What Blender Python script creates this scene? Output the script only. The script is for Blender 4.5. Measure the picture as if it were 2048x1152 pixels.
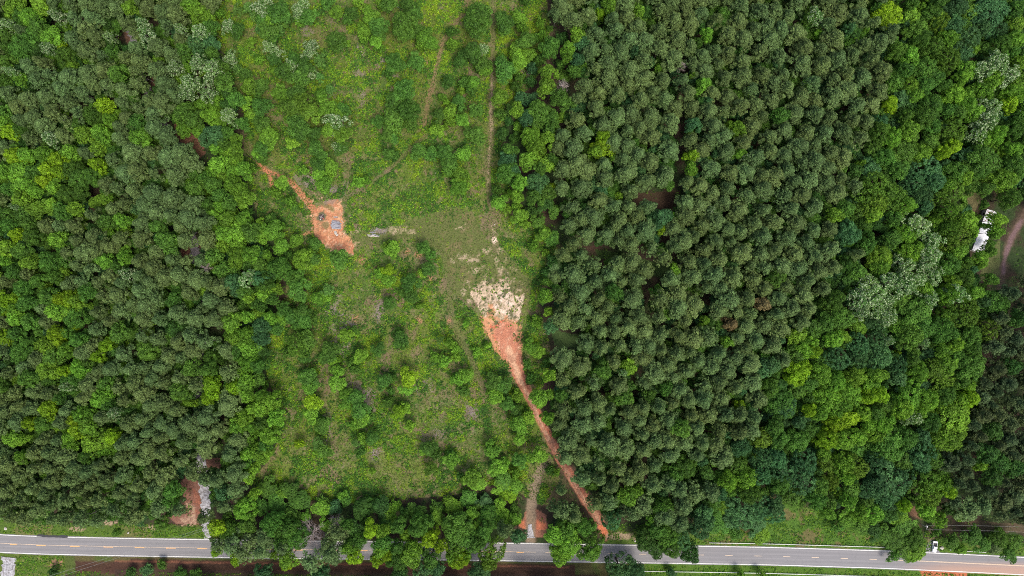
import bpy, math, random
import numpy as np
for o in list(bpy.data.objects):
    bpy.data.objects.remove(o, do_unlink=True)
SC = bpy.context.scene
COL = SC.collection
R = math.radians
# ------------------------------------------------------------------ camera
CAM_H = 284.4          # metres above the ground, looking straight down
PPM = 4.8              # photograph pixels per metre on the ground
cam_d = bpy.data.cameras.new("camera")
cam_d.lens = 24.0
cam_d.sensor_width = 36.0
cam_d.clip_start = 1.0
cam_d.clip_end = 6000.0
cam = bpy.data.objects.new("camera", cam_d)
cam.location = (0, 0, CAM_H)
COL.objects.link(cam)
SC.camera = cam
# ------------------------------------------------------------------ sky and sun
SUN_EL, SUN_AZ = 66.0, 140.0       # azimuth clockwise from +Y (top of the photo)
w = bpy.data.worlds.new("World")
SC.world = w
w.use_nodes = True
nt = w.node_tree
nt.nodes.clear()
sky = nt.nodes.new("ShaderNodeTexSky")
sky.sky_type = 'NISHITA'
sky.sun_disc = False
sky.sun_elevation = R(SUN_EL)
sky.sun_rotation = R(SUN_AZ)
sky.air_density = 1.0
sky.dust_density = 4.0
sky.ozone_density = 1.0
bg = nt.nodes.new("ShaderNodeBackground")
bg.inputs[1].default_value = 0.15
wo = nt.nodes.new("ShaderNodeOutputWorld")
nt.links.new(sky.outputs[0], bg.inputs[0])
nt.links.new(bg.outputs[0], wo.inputs[0])
sd = bpy.data.lights.new("sun", 'SUN')
sd.energy = 1.5
sd.angle = R(18)
sd.color = (1.0, 0.95, 0.87)
so = bpy.data.objects.new("sun", sd)
so.rotation_euler = (R(90 - SUN_EL), 0, R(180 - SUN_AZ))
COL.objects.link(so)
vs = SC.view_settings
vs.view_transform = 'Standard'
vs.look = 'None'
vs.exposure = 0.68
vs.gamma = 1.0
cy = SC.cycles
cy.max_bounces = 6
cy.diffuse_bounces = 4
cy.glossy_bounces = 2
cy.transmission_bounces = 3
cy.transparent_max_bounces = 4
cy.use_denoising = False
cy.filter_width = 1.0
TILES = {
(0,0): """L 130 20 70;L 320 30 70;L 90 90 50;S 460 130 55;S 60 200 50;L 240 140 80;G 160 130 60;G 300 210 60;P 160 240 50;G 60 280 60;G 250 290 60;L 410 300 75;G 170 370 110;K 300 400 60;S 385 390 50;Y 510 390 45;G 520 450 80;L 570 520 40;P 320 490 60;G 60 500 60;S 95 575 35;L 150 620 60;K 180 660 60;G 30 640 50;G 60 380 50;P 560 20 70;P 690 30 80;P 820 50 70;P 600 150 90;P 720 130 70;P 680 230 90;P 750 290 70;P 680 400 70;P 820 440 60;K 870 180 50;K 890 360 50;S 880 300 40;G 900 410 50;L 1040 60 50;P 1000 190 60;P 1080 250 60;P 1180 60 80;P 1290 90 70;P 1400 110 80;G 1140 110 40;S 1150 200 50;S 1180 290 70;P 1330 200 70;S 1450 240 50;G 1560 170 45;S 1600 260 70;G 1680 230 60;L 1600 120 80;L 1530 40 70;P 1440 310 60;P 1250 370 80;P 1080 380 70;P 1000 460 60;P 1110 490 70;P 1250 560 90;S 1400 540 55;G 1480 400 70;T 1570 340 80;T 1690 350 60;G 1700 430 50;K 1600 440 60;L 1760 110 45;S 1900 80 45;S 1990 60 50;S 1820 210 60;G 1900 240 60;S 2040 130 40;L 2010 340 45;S 1840 470 60;S 1910 560 50;G 1960 600 60;S 1590 510 60;S 1700 560 75;G 1780 540 50;S 1520 670 80;S 1690 640 60;S 1500 740 60;S 1660 750 60;G 1790 660 70;K 1820 740 50;G 1470 900 85;G 1560 960 70;L 1690 930 80;S 1830 930 60;K 1820 840 50;L 1990 690 75;L 1960 820 60;L 2010 920 60;G 1940 990 50;T 1700 1080 90;G 1820 1060 50;P 1080 570 60;P 1090 660 60;P 1310 660 80;P 1190 800 60;P 1290 810 100;P 1230 900 80;P 1380 750 60;P 1330 1090 80;L 1120 1110 75;G 1090 980 60;P 970 820 60;Y 840 850 65;P 1010 940 70;P 950 1010 70;L 880 960 50;G 740 900 80;P 400 600 80;P 540 620 80;P 690 580 80;P 830 560 80;P 860 680 80;P 730 660 70;P 660 740 70;P 220 790 80;P 130 850 60;P 360 770 80;P 480 700 70;P 540 820 80;P 620 900 70;P 420 890 80;P 260 940 80;P 160 960 60;P 340 1000 80;P 520 970 60;P 40 740 60;G 40 900 60;L 40 980 60;Y 80 1060 60;G 170 1040 50;P 240 1100 70;S 410 1110 50;P 500 1080 60;G 610 1010 70;L 670 1080 75;L 790 1060 60;L 830 1100 60;P 950 1100 60;G 1060 790 50""",
(0,288): """Y 120 100 80;L 210 90 60;L 160 220 70;G 260 230 70;Y 470 120 65;L 560 70 70;Y 390 210 60;Y 480 220 60;Y 360 300 60;L 440 340 50;G 560 200 90;G 640 280 90;G 740 250 80;L 780 40 55;Y 790 170 65;G 860 220 40;G 540 400 80;G 650 400 60;L 850 430 35;L 790 450 40;G 70 370 60;G 40 560 80;S 135 505 25;G 200 560 70;G 60 650 80;G 230 640 60;Y 135 725 50;G 260 740 80;L 60 840 70;L 30 930 50;G 380 940 80;L 520 1020 35;L 980 610 55;L 1010 690 40;G 860 620 60;L 1000 910 60;L 840 940 60;G 940 980 60;S 1020 1040 50;G 440 1070 50;P 1340 100 90;P 1440 60 80;P 1390 240 80;L 1740 160 70;L 1890 50 55;G 1560 230 50;G 1560 350 70;G 1700 330 60;L 1870 340 80;L 1950 430 70;L 1950 210 60;L 2020 200 50;L 1760 500 50;G 1840 480 60;L 1830 610 70;L 1940 600 60;L 1800 710 70;L 1900 700 70;G 2000 700 70;L 1890 900 80;L 2000 880 70;G 1700 900 65;P 1600 930 60;D 1660 990 40;G 1780 1010 60;S 1980 1080 70;T 1860 1110 60;P 1370 430 80;P 1540 480 90;P 1500 590 90;P 1440 660 70;P 1430 1040 80;P 1570 1080 80;P 1650 1110 60;G 1760 420 60;P 1210 400 90;P 1150 480 80;P 1050 60 100;P 1000 230 90;P 1080 210 80;P 930 350 60""",
(0,576): """Y 40 100 60;Y 130 80 50;L 130 170 60;L 130 240 60;Y 50 190 40;Y 40 390 60;Y 560 90 80;Y 480 90 50;L 620 100 60;L 560 180 60;Y 610 310 25;Y 450 370 60;Y 500 440 45;G 530 360 50;Y 850 455 50;Y 790 540 55;L 370 470 80;G 280 420 40;G 170 500 100;G 420 550 70;L 530 500 50;L 380 650 90;Y 520 660 50;L 640 640 80;G 700 610 60;G 560 750 90;L 500 780 40;S 540 790 40;G 480 870 50;G 850 760 60;L 800 880 90;G 860 940 60;S 920 1000 40;Y 390 970 70;L 650 1030 90;Y 600 1060 50;L 720 1110 70;Y 620 1130 60;L 530 1130 30;Y 240 1080 50;G 350 1080 80;G 590 240 80;G 390 740 60;G 1960 40 70;T 1900 20 60;L 2000 90 50;L 1850 270 75;L 1980 230 50;L 1960 390 90;L 1880 410 60;L 1990 480 70;L 1990 590 80;G 1900 500 60;P 1810 500 80;Y 1690 760 65;Y 1700 840 60;Y 1660 890 50;Y 1870 800 60;L 1960 770 70;L 1980 860 60;P 1820 670 90;P 1820 930 100;L 1500 910 40;L 1550 920 30;L 2020 960 50;L 1960 1050 80;L 1900 1110 60;L 2010 1110 50;G 1680 550 50;G 1400 90 60;K 1400 320 70;P 1640 1040 90;P 1520 1090 90;G 1180 500 80;P 1410 200 80;P 1560 240 80;P 1680 90 90;P 1500 40 70;P 1520 380 80;P 1640 430 80""",
(0,864): """L 110 50 75;L 170 60 50;L 170 200 55;L 550 50 50;L 560 110 60;L 730 110 70;L 850 60 80;L 830 150 45;Y 900 40 50;L 660 20 40;G 700 200 60;G 1290 730 50;P 1640 380 70;P 1730 390 70;T 1790 490 60;P 1870 460 75;P 1880 330 80;P 1640 130 90;P 1450 230 80;P 1830 180 70;P 1790 600 70;P 1720 570 40;P 1630 690 60;L 1950 620 90;L 1990 170 60;Y 1750 770 70;G 1840 800 80;P 1850 900 100;P 1950 960 100;P 1740 900 80;Y 1730 950 45;Y 1890 1010 50;P 1990 870 80;G 1980 740 70;L 2030 500 40;P 1900 60 80;T 1180 1100 80;G 1300 1060 60;G 1570 1130 60;G 1440 1130 60;K 430 1120 50;K 1050 1130 60;P 1270 620 90;P 1230 480 80;G 1340 560 60;G 940 800 30;P 1310 370 90;P 1200 330 80;P 1110 210 90""",
(512,0): """S 50 60 80;G 60 150 70;L 120 160 70;S 30 230 50;G 180 100 90;G 100 250 80;S 190 230 40;G 130 290 60;S 360 60 70;S 340 110 60;G 420 130 70;L 350 170 50;G 230 160 60;L 640 100 60;G 570 20 60;G 770 100 60;L 820 30 50;G 740 160 50;L 920 130 80;G 980 200 80;L 860 250 70;L 960 330 60;L 990 390 45;G 1000 270 60;L 880 310 50;G 1060 30 70;L 1000 30 50;G 1220 40 70;G 1180 190 110;L 1180 160 60;T 1200 260 70;G 1290 240 60;G 1270 100 60;L 1350 290 70;L 1400 340 60;L 1330 370 50;T 640 320 80;S 660 350 50;L 730 350 35;S 100 370 55;S 160 430 60;G 150 470 60;S 440 360 55;S 420 430 55;S 510 480 50;G 390 540 80;S 280 520 60;G 220 570 70;L 150 560 50;S 440 590 55;S 510 620 40;K 340 620 80;G 300 470 60;L 30 480 40;G 40 680 60;G 20 740 50;T 1770 150 120;G 1790 90 90;T 1980 170 80;G 1990 230 60;G 1570 260 50;L 1580 360 50;G 1640 480 60;G 1740 420 80;S 1810 400 60;T 1820 510 70;L 1830 550 60;G 1990 560 90;T 1960 500 60;T 1540 650 65;G 1670 660 50;L 1740 660 60;L 1640 730 40;G 1720 720 50;L 1490 780 40;L 1530 820 30;G 1620 810 60;L 1550 890 60;T 1640 880 40;G 1760 880 60;L 1650 960 60;G 1460 920 60;L 1560 970 50;L 1450 1040 60;L 1520 1020 30;T 1760 1080 80;L 1950 780 75;S 2040 880 50;G 1280 490 70;G 1110 500 80;T 1060 590 50;G 1180 720 90;G 1100 820 80;G 1210 880 100;G 1100 960 90;L 1170 880 50;G 1060 1070 70;T 980 970 60;G 1240 990 70;T 1090 1100 60;L 200 740 70;G 320 740 80;O 370 820 100;O 290 860 90;O 420 900 80;L 520 770 65;S 590 720 50;L 570 860 80;S 560 870 50;L 650 940 70;S 640 980 90;G 700 880 60;L 590 1030 80;L 680 1060 80;K 330 1000 90;L 290 960 70;G 360 1060 80;G 470 1070 60;G 40 850 80;G 20 950 60;G 50 1000 70;L 100 1100 80;G 160 1090 50;L 290 1130 60""",
(512,288): """G 50 30 70;L 20 60 60;G 40 110 50;G 480 40 70;G 520 90 60;S 660 30 60;G 680 30 60;L 600 180 60;G 480 160 60;K 510 170 60;L 540 330 75;L 500 250 60;L 590 270 50;L 390 210 40;L 205 310 60;L 160 395 50;L 280 470 50;G 310 510 40;L 820 305 55;L 880 300 40;G 1070 80 60;T 1100 90 50;G 1300 60 70;G 1400 80 60;G 1500 60 60;T 1550 180 80;G 1540 120 60;L 1660 80 65;L 1640 250 80;L 1620 340 80;L 1540 230 50;L 1680 330 50;G 1930 370 50;L 1950 470 60;G 2020 230 90;T 2010 120 60;G 2030 50 60;L 2030 400 40;G 1920 430 50;L 2000 520 50;L 130 690 85;L 210 660 40;G 120 610 55;L 200 820 75;L 320 770 60;G 470 800 60;L 370 920 95;G 250 890 50;G 440 920 70;G 660 920 80;G 190 1000 80;L 30 620 30;K 20 870 60;L 90 890 40;T 330 1060 60;G 300 1090 70;T 30 1090 60;K 80 1060 60;G 60 1120 80;L 1090 840 70;L 1060 820 50;Y 1060 1010 60;L 990 1040 50;L 1060 1090 60;T 1230 1110 80;G 1340 830 60;G 1400 900 50;G 1380 1000 60;L 1330 1030 40""",
(512,576): """L 60 60 60;G 130 90 50;G 220 170 70;L 200 250 60;G 370 180 70;L 360 170 40;G 290 240 70;K 380 260 70;G 160 330 70;G 330 300 50;O 330 460 100;G 400 430 80;G 390 540 60;G 450 240 50;G 260 520 50;G 340 20 90;S 570 20 50;L 490 80 60;L 570 70 40;L 710 380 65;G 780 330 40;G 590 490 75;G 560 550 70;L 620 580 50;G 980 490 60;L 830 545 60;L 900 570 30;G 1160 410 65;G 1140 350 45;T 1190 460 40;G 1210 40 60;K 1240 70 60;G 1070 120 60;L 1310 140 40;S 1470 415 35;L 1550 440 50;L 1600 490 45;L 1600 550 45;L 1440 550 50;L 1510 590 50;L 1680 700 60;L 1620 730 55;G 1660 820 50;L 1680 280 35;L 1765 510 45;L 1850 460 35;G 1900 750 70;G 1980 780 70;L 1920 870 70;L 1870 820 40;K 2010 930 60;G 1020 750 70;Y 1220 720 80;L 1210 800 65;G 1100 720 40;Y 1140 990 60;L 1190 960 50;G 1060 910 50;G 420 720 80;L 380 700 40;L 430 790 70;Y 450 920 70;L 440 1010 70;L 640 660 60;L 650 750 80;G 760 600 40;G 790 650 50;L 720 850 60;G 800 880 70;L 720 920 60;G 830 970 80;L 840 1050 70;G 900 1030 50;L 780 1090 40;G 540 1090 60;G 520 1120 60;L 100 920 90;L 40 960 60;G 60 1080 90;L 160 1040 70;L 40 860 50;T 40 300 60;T 30 400 70;G 30 130 60;K 40 520 70;G 30 620 60;L 1230 1100 50;G 1080 820 40""",
(512,864): """L 100 20 90;G 60 110 60;L 30 170 80;Y 350 90 50;S 490 90 50;G 540 150 60;L 490 150 40;S 800 90 40;L 860 50 50;G 930 50 60;T 840 150 55;L 930 310 35;G 1380 130 60;L 1350 150 40;G 1440 180 50;L 1560 230 60;G 1570 190 50;O 1400 300 65;L 1890 150 65;G 1880 100 50;L 1930 290 75;L 1990 250 50;G 1640 360 50;L 1720 370 70;L 1770 410 60;G 1980 400 70;L 1960 430 60;Y 2020 500 60;G 350 560 80;G 160 560 80;G 100 450 70;L 210 480 50;G 260 470 60;G 40 600 60;L 520 610 60;G 540 560 50;T 630 600 50;G 720 540 50;L 700 510 40;G 260 700 80;G 120 740 80;G 250 790 80;G 330 850 80;G 210 890 70;D 450 810 90;D 640 710 50;P 650 810 95;G 720 740 50;P 60 850 80;P 40 960 80;P 210 930 70;P 440 1040 100;P 600 980 100;P 560 900 60;L 140 980 35;L 250 1030 65;Y 240 1070 40;G 760 900 60;G 830 870 60;Y 790 1000 55;L 740 930 50;Y 920 780 65;L 1060 680 60;L 1100 600 50;G 1040 720 60;L 1010 800 55;G 1140 750 60;L 1000 950 60;Y 970 1020 50;G 1020 900 70;Y 1060 980 50;Y 1230 910 40;L 1240 990 75;L 1270 940 60;G 1120 1020 90;G 1130 930 60;G 1310 760 80;G 1290 640 60;Y 1380 860 65;L 1450 680 60;G 1450 600 50;Y 1470 910 50;Y 1430 810 40;L 1580 590 60;L 1540 540 40;G 1700 530 60;G 1610 790 130;G 1690 850 70;G 1400 1020 70;O 1600 960 80;Y 1620 1030 80;L 1560 1000 50;L 1680 990 40;G 1790 580 50;G 1870 680 90;L 1960 690 80;T 1830 560 60;G 1830 800 60;O 1880 960 110;O 1860 1050 60;P 1990 800 70;G 1760 900 60;T 60 1120 60;T 1350 1120 90;T 1450 1100 60;K 1150 1130 70;T 1780 1120 70;T 520 1140 60;G 880 720 50;K 780 780 60;K 850 620 80;G 900 580 60;G 1200 650 50;K 1000 600 70""",
(1024,0): """L 60 140 60;L 80 230 50;G 110 330 80;L 30 410 60;L 50 490 80;L 130 440 60;L 10 550 50;L 230 190 55;L 240 280 45;G 100 10 40;G 180 310 40;G 300 230 30;G 290 400 60;L 450 390 50;L 520 280 65;T 560 350 60;T 520 480 50;G 320 360 60;L 440 440 50;L 580 540 40;G 500 570 50;L 290 580 60;L 275 700 65;G 370 770 70;G 430 820 60;D 400 700 45;L 40 880 60;G 220 910 100;T 120 950 60;G 320 960 60;L 400 940 40;L 160 1100 80;L 290 1110 60;G 310 1040 60;P 400 60 90;P 350 110 60;P 490 150 80;Y 705 110 40;L 1010 90 50;P 810 140 60;L 1560 270 50;L 1180 540 35;T 980 410 50;D 1370 530 35;L 1450 600 30;L 1530 680 50;L 1800 1030 80;T 1450 1000 60;Y 725 1100 60;G 660 1040 40;L 780 40 60;P 640 400 75;P 1190 70 75;P 1180 240 70;P 1640 150 70;P 840 230 70;P 770 620 80;P 590 690 80;P 530 780 70;P 680 850 75;P 850 750 70;P 1040 790 65;P 1210 640 70;P 1370 640 70;P 1530 440 70;P 1580 890 85;P 1700 880 70;P 1840 840 65;P 1120 930 90;P 840 930 75;P 520 960 80""",
(1024,288): """L 200 30 80;L 130 130 70;L 280 150 70;G 320 130 50;G 230 190 50;T 200 310 90;L 60 310 60;Y 330 350 40;L 40 420 50;G 180 430 70;L 60 570 70;L 100 640 50;T 210 620 60;L 30 500 50;K 260 470 60;G 280 380 60;L 260 720 60;L 180 820 50;G 320 760 60;L 270 870 35;Y 720 30 70;L 670 60 50;Y 1440 90 50;L 1430 200 50;L 800 110 30;G 830 340 40;L 860 410 40;T 1200 590 70;Y 1195 680 42;L 1300 590 40;L 1820 80 50;S 1870 110 30;S 1590 530 35;L 1300 1010 50;T 20 210 50;P 350 980 65;P 400 345 65;P 560 340 85;P 520 150 85;P 600 200 80;P 480 510 80;P 700 450 80;P 820 500 75;P 940 500 65;P 1090 500 70;P 1080 300 75;P 1230 250 80;P 920 230 85;P 1110 140 70;P 750 270 80;P 650 580 85;P 560 600 60;P 860 610 70;P 600 720 80;P 760 720 75;P 930 700 70;P 1070 690 85;P 560 890 60;P 650 960 80;P 500 1040 85;P 350 1060 70;P 680 1100 70;P 850 960 70;P 960 950 80;P 1060 1010 75;P 880 1100 60;P 1000 1080 70;P 1380 770 85;P 1310 820 70;P 1460 740 60;P 1640 780 70;P 1850 860 85;P 1660 920 70;P 1540 850 70;P 1450 1060 85;P 1280 1080 80;P 1400 470 75;P 1510 330 75;P 1410 300 60;P 1730 350 75;P 1750 230 75;P 1600 190 80;P 1640 610 80""",
(1024,576): """L 270 60 55;G 250 90 40;L 200 270 55;T 310 310 60;L 290 190 40;P 390 60 65;L 150 470 65;L 210 510 60;L 230 880 75;G 120 610 50;G 280 600 50;G 150 730 50;L 300 700 50;G 390 860 50;L 40 860 50;L 60 1100 80;L 130 1040 60;G 30 950 50;S 30 990 40;L 280 1040 50;L 1540 260 40;T 1680 350 45;L 1720 430 50;S 890 680 32;L 930 630 60;G 900 880 70;G 710 570 40;Y 1820 940 40;G 1870 940 40;T 2020 640 70;G 1230 800 50;G 1100 860 60;P 410 570 90;P 410 740 70;P 660 770 80;P 590 160 90;P 400 250 85;P 710 80 75;P 770 150 75;P 1190 90 90;P 1170 240 80;P 1340 160 85;P 960 90 90;P 930 310 75;P 1190 380 75;P 990 470 75;P 600 450 80;P 720 480 65;P 870 460 65;P 820 600 60;P 1150 680 90;P 1580 390 90;P 1660 180 80;P 1340 380 70;P 1200 500 60;P 1430 510 60;P 1660 530 70;P 400 980 75;P 580 970 80;P 700 920 70;P 790 980 60;P 940 1000 70;P 860 780 80;R 2020 130 60;R 1760 290 60""",
(1024,864): """L 210 190 80;T 60 230 70;L 60 60 60;L 30 440 60;L 30 330 50;G 20 620 40;T 50 830 60;L 360 320 30;G 300 300 40;P 420 640 85;P 350 610 60;P 500 680 60;P 400 470 50;P 430 200 80;P 560 190 75;P 700 260 65;P 570 380 85;P 670 580 75;T 800 720 80;G 430 800 90;L 450 900 100;L 400 980 90;G 580 760 80;O 650 900 90;O 620 970 70;L 340 830 70;T 870 1110 110;T 980 1120 80;G 1170 790 60;K 1080 870 80;K 1160 930 70;G 1260 840 90;G 1290 920 90;T 1350 870 80;T 1520 760 100;T 1540 660 70;K 1430 970 80;L 1110 700 40;L 930 510 70;L 1000 470 50;G 1370 290 90;G 1310 340 60;L 1730 400 80;L 1880 380 80;T 2010 210 80;T 2000 350 90;G 1900 500 80;G 1640 740 70;T 1850 640 130;T 1760 690 80;T 1980 600 100;T 1950 740 80;G 1780 800 50;L 2000 830 60;T 1670 500 50;K 1560 330 60;T 1270 1125 50;L 1830 1145 50;L 2000 1140 50;T 870 640 40;P 1600 490 80;P 1700 210 100;P 1270 420 75;P 1130 430 70;P 1350 470 70;P 1030 310 80;P 850 290 90;P 1060 150 75;P 1060 590 110;P 960 660 70;P 1240 680 90;G 1220 610 80;P 1380 600 80;P 1350 740 80;P 780 560 80;P 780 110 90""",
(1536,0): """S 370 130 60;G 330 150 50;L 390 290 45;K 690 220 90;T 650 230 50;L 770 250 35;L 690 340 35;Y 960 100 100;G 900 40 60;L 1220 60 45;G 1150 30 50;G 1380 20 60;G 1200 250 100;G 1330 130 90;O 1380 160 80;T 1490 190 80;T 1600 290 100;G 1560 200 50;G 1230 310 80;G 1340 380 80;G 1050 400 80;L 1140 450 70;O 1440 470 100;G 1260 560 100;G 1100 560 60;G 1340 620 60;L 1130 680 80;L 1170 760 60;G 1260 680 60;Y 980 820 55;Y 980 870 40;K 1180 850 60;G 1310 850 90;G 1100 930 50;G 1250 940 90;G 1320 1010 60;L 1130 1040 70;L 1000 1110 80;O 1480 1050 120;G 1410 680 50;L 1500 760 90;L 1580 760 50;L 1590 840 80;G 1450 880 60;G 1520 910 60;L 1550 620 50;S 1720 560 90;L 1600 560 70;S 1830 500 90;S 1900 600 100;L 1800 640 80;L 1720 720 80;S 1790 860 80;S 1750 960 90;S 1680 1050 80;L 1650 900 60;L 1640 400 45;T 1780 100 140;T 1720 220 60;T 1850 240 80;G 1870 350 80;L 1970 320 70;L 1980 200 70;G 1950 150 60;G 1990 60 60;L 2010 500 60;G 1950 420 60;L 1950 740 80;Y 1930 840 60;L 2010 760 50;G 1980 1020 80;L 1830 1070 80;L 1870 1040 40;G 2020 950 60;T 1500 50 90;K 1620 330 60;L 1720 1130 60;G 900 1050 80;T 900 970 50;P 560 90 90;P 540 320 90;P 560 470 80;P 280 500 90;P 90 450 80;P 230 260 90;P 60 80 80;P 740 120 80;P 900 330 90;P 930 560 80;P 760 620 90;P 900 720 80""",
(1536,288): """G 1070 80 110;G 940 110 80;G 1050 200 70;Y 1400 70 50;Y 1470 20 60;T 1280 220 120;T 1170 310 90;T 1230 400 80;T 1340 300 70;G 1510 230 90;L 1570 270 60;G 1720 130 120;G 1690 200 80;L 1870 80 30;L 1960 40 60;G 1980 180 90;L 1890 280 100;G 1950 430 80;G 1740 360 60;O 860 360 130;O 990 430 100;O 870 480 110;L 1100 490 80;L 850 560 60;O 1470 440 120;O 1450 540 80;L 1440 330 60;T 1250 500 60;G 1010 590 60;S 1190 650 95;L 1120 720 80;S 1310 780 90;S 1290 880 80;L 1150 870 100;S 1100 980 80;S 1250 950 70;L 900 900 90;L 900 980 70;G 1000 760 70;T 650 710 90;L 640 790 40;L 540 570 60;G 470 600 40;G 620 520 70;G 790 800 80;P 730 880 60;K 860 640 50;G 710 1020 60;K 640 1080 60;O 1500 750 120;O 1460 690 80;L 1590 610 75;L 1520 850 70;G 1450 970 90;G 1580 950 50;G 1560 1060 90;S 800 1110 80;S 950 1110 80;S 1080 1120 90;S 1180 1080 80;S 1320 1060 70;L 1480 1110 80;L 1670 960 45;G 1725 490 32;L 1832 605 64;L 1745 660 22;G 1700 650 24;L 1815 700 60;G 1775 800 40;L 1668 588 28;L 1640 690 44;G 1612 770 34;L 1700 915 55;G 1770 860 50;G 1780 1080 50;K 700 220 60;L 745 150 30;P 130 90 80;P 330 290 80;P 60 620 80;P 240 1000 80;P 60 850 70;P 500 850 90;P 380 500 80;P 560 380 80""",
(1536,576): """S 840 60 100;S 730 90 80;S 920 100 70;S 740 200 60;S 880 190 70;S 960 230 70;G 590 240 100;G 470 280 70;K 430 230 60;G 530 100 80;S 1120 10 60;S 1290 100 60;G 1190 200 130;G 1230 290 110;G 1150 380 110;S 1240 440 45;S 1510 50 80;L 1450 60 80;L 1640 40 70;O 1590 200 120;O 1440 200 80;G 1830 110 115;T 1720 110 50;O 1780 330 85;G 1410 340 100;G 1620 400 90;G 1640 470 60;L 1400 500 60;L 1500 450 60;L 1420 620 75;L 330 480 90;Y 370 500 50;L 530 410 70;L 600 390 50;T 730 460 100;T 560 570 100;T 860 450 100;T 900 560 100;T 730 570 80;S 960 420 45;Y 250 680 90;L 420 700 90;L 540 760 90;L 700 720 100;L 820 760 100;L 880 700 60;G 330 760 70;L 660 850 100;L 480 880 100;Y 820 850 90;Y 900 850 60;Y 330 980 50;L 560 980 100;Y 540 1080 80;Y 640 1040 70;L 760 1000 60;L 420 1000 60;Y 1030 520 25;T 1050 620 80;G 1150 570 50;L 1210 670 80;O 1380 720 120;O 1330 650 70;G 1620 640 110;G 1560 750 60;L 1600 780 50;Y 1660 790 40;L 1130 880 110;L 1280 900 80;L 1080 960 90;L 1190 1000 80;S 1160 1040 60;L 920 1090 100;L 800 1110 60;Y 1500 850 40;Y 1620 880 60;L 1540 900 60;G 1420 860 80;L 1660 990 30;L 1480 1040 130;G 1300 1060 90;G 110 920 130;T 130 960 90;T 250 1070 50;T 30 620 70;G 60 1100 60;G 20 800 80;K 90 780 60;G 870 1010 60;P 290 60 90;P 100 330 90;P 40 460 80;P 330 170 70""",
(1536,864): """G 90 60 70;G 240 80 90;Y 480 60 90;L 620 60 90;L 720 40 70;L 870 30 80;L 440 170 60;G 970 100 130;G 1100 60 100;L 1450 50 110;L 1380 60 80;T 60 220 80;T 120 330 110;T 300 260 110;G 100 420 90;T 280 400 110;T 50 660 90;T 60 580 70;L 610 260 90;O 700 290 100;L 640 370 50;T 870 240 80;T 960 420 170;T 1080 380 110;T 860 440 110;T 930 540 90;T 1260 180 110;T 1220 250 90;G 1330 220 80;O 1260 430 120;O 1290 520 90;L 1420 440 85;Y 1450 480 50;Y 1090 590 50;L 1060 680 60;K 980 660 60;L 1260 620 60;L 1280 670 50;L 640 560 60;L 560 490 40;G 400 540 80;G 480 570 70;L 480 640 60;L 640 700 70;L 730 660 60;L 850 660 70;G 560 750 50;G 750 760 60;G 1090 760 80;G 1020 860 80;G 1180 860 80;G 1120 930 90;L 1190 960 60;G 1000 980 50;L 1130 1000 50;K 850 800 60;G 940 830 60;L 1370 700 50;G 1340 790 40;G 1470 880 60;L 1530 930 50;G 1640 830 70;G 1720 900 60;G 1850 860 80;G 1930 980 60;G 1960 880 70;L 1530 670 40;P 1610 620 100;P 1720 600 80;L 1690 270 50;G 420 440 60;K 560 320 50;P 1820 930 70;K 1430 620 50""",
}
CLEARING=[(425,0),(440,105),(470,165),(490,230),(488,330),(515,430),(545,480),(575,560),(560,640),(528,700),(535,760),(560,800),(565,860),(540,920),(505,960),(520,990),(700,1005),(900,990),(1000,965),(1085,1010),(1120,960),(1095,880),(1060,800),(1095,760),(1100,690),(1075,600),(1130,530),(1100,460),(1030,400),(1000,330),(1010,250),(1040,200),(1075,150),(1100,60),(1085,-40),(425,-40)]
# forest fill zones: name, polygon, spacing px, codes, height
PZ1=[(1085,-70),(1110,0),(1150,30),(1175,90),(1155,130),(1160,170),(1140,210),(1120,270),(1105,330),(1130,370),(1120,420),(1140,450),(1150,480),(1100,520),(1090,560),(1105,600),(1120,640),(1145,680),(1110,700),(1115,760),(1105,860),(1125,930),(1150,960),(1190,1000),(1215,1020),(1260,1030),(1340,1030),(1385,1030),(1400,1000),(1440,980),(1430,930),(1480,880),(1545,850),(1580,760),(1575,700),(1560,680),(1640,620),(1665,560),(1680,500),(1670,450),(1710,380),(1715,320),(1745,260),(1745,210),(1780,130),(1790,60),(1780,-70)]
PZ2=[(-80,-80),(430,-80),(420,0),(410,50),(380,60),(350,90),(330,150),(370,215),(350,260),(360,300),(390,310),(400,360),(415,420),(415,460),(430,560),(450,580),(465,660),(475,720),(480,800),(470,860),(490,900),(480,960),(440,1000),(395,1010),(350,1030),(230,1045),(75,1040),(-80,1025)]
PZ3=[(2010,575),(1990,620),(2000,660),(1990,690),(1975,700),(1965,770),(1960,830),(1905,900),(1885,980),(1900,1010),(1990,1035),(2120,1045),(2120,560),(2048,560)]
ZL=[(-80,-80),(120,-80),(150,110),(100,180),(-80,180)]
HZ=[(1790,-70),(2120,-70),(2120,420),(2040,400),(2010,370),(1985,350),(1960,390),(1930,430),(1935,470),(1935,520),(1960,560),(1990,580),(2000,640),(1960,700),(1975,740),(1960,830),(1885,950),(1860,1000),(1800,1030),(1750,1020),(1620,1000),(1590,1010),(1400,1030),(1310,1060),(1300,1040),(1400,1000),(1440,980),(1430,930),(1480,880),(1590,800),(1570,690),(1640,620),(1680,500),(1670,450),(1710,380),(1745,230),(1780,130)]
EZ=[(420,0),(380,60),(350,90),(330,150),(370,215),(350,260),(400,330),(415,420),(430,560),(450,580),(465,660),(475,720),(480,800),(470,860),(490,900),(480,960),(505,960),(540,920),(560,860),(555,800),(525,760),(518,700),(545,640),(560,560),(530,480),(500,430),(470,330),(480,230),(460,165),(435,105)]
SZ=[(440,970),(520,1020),(700,1035),(900,1025),(1030,1000),(1040,1060),(1000,1075),(430,1070)]
BZ=[(430,1180),(1230,1180),(1420,1260),(200,1260)]
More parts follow.
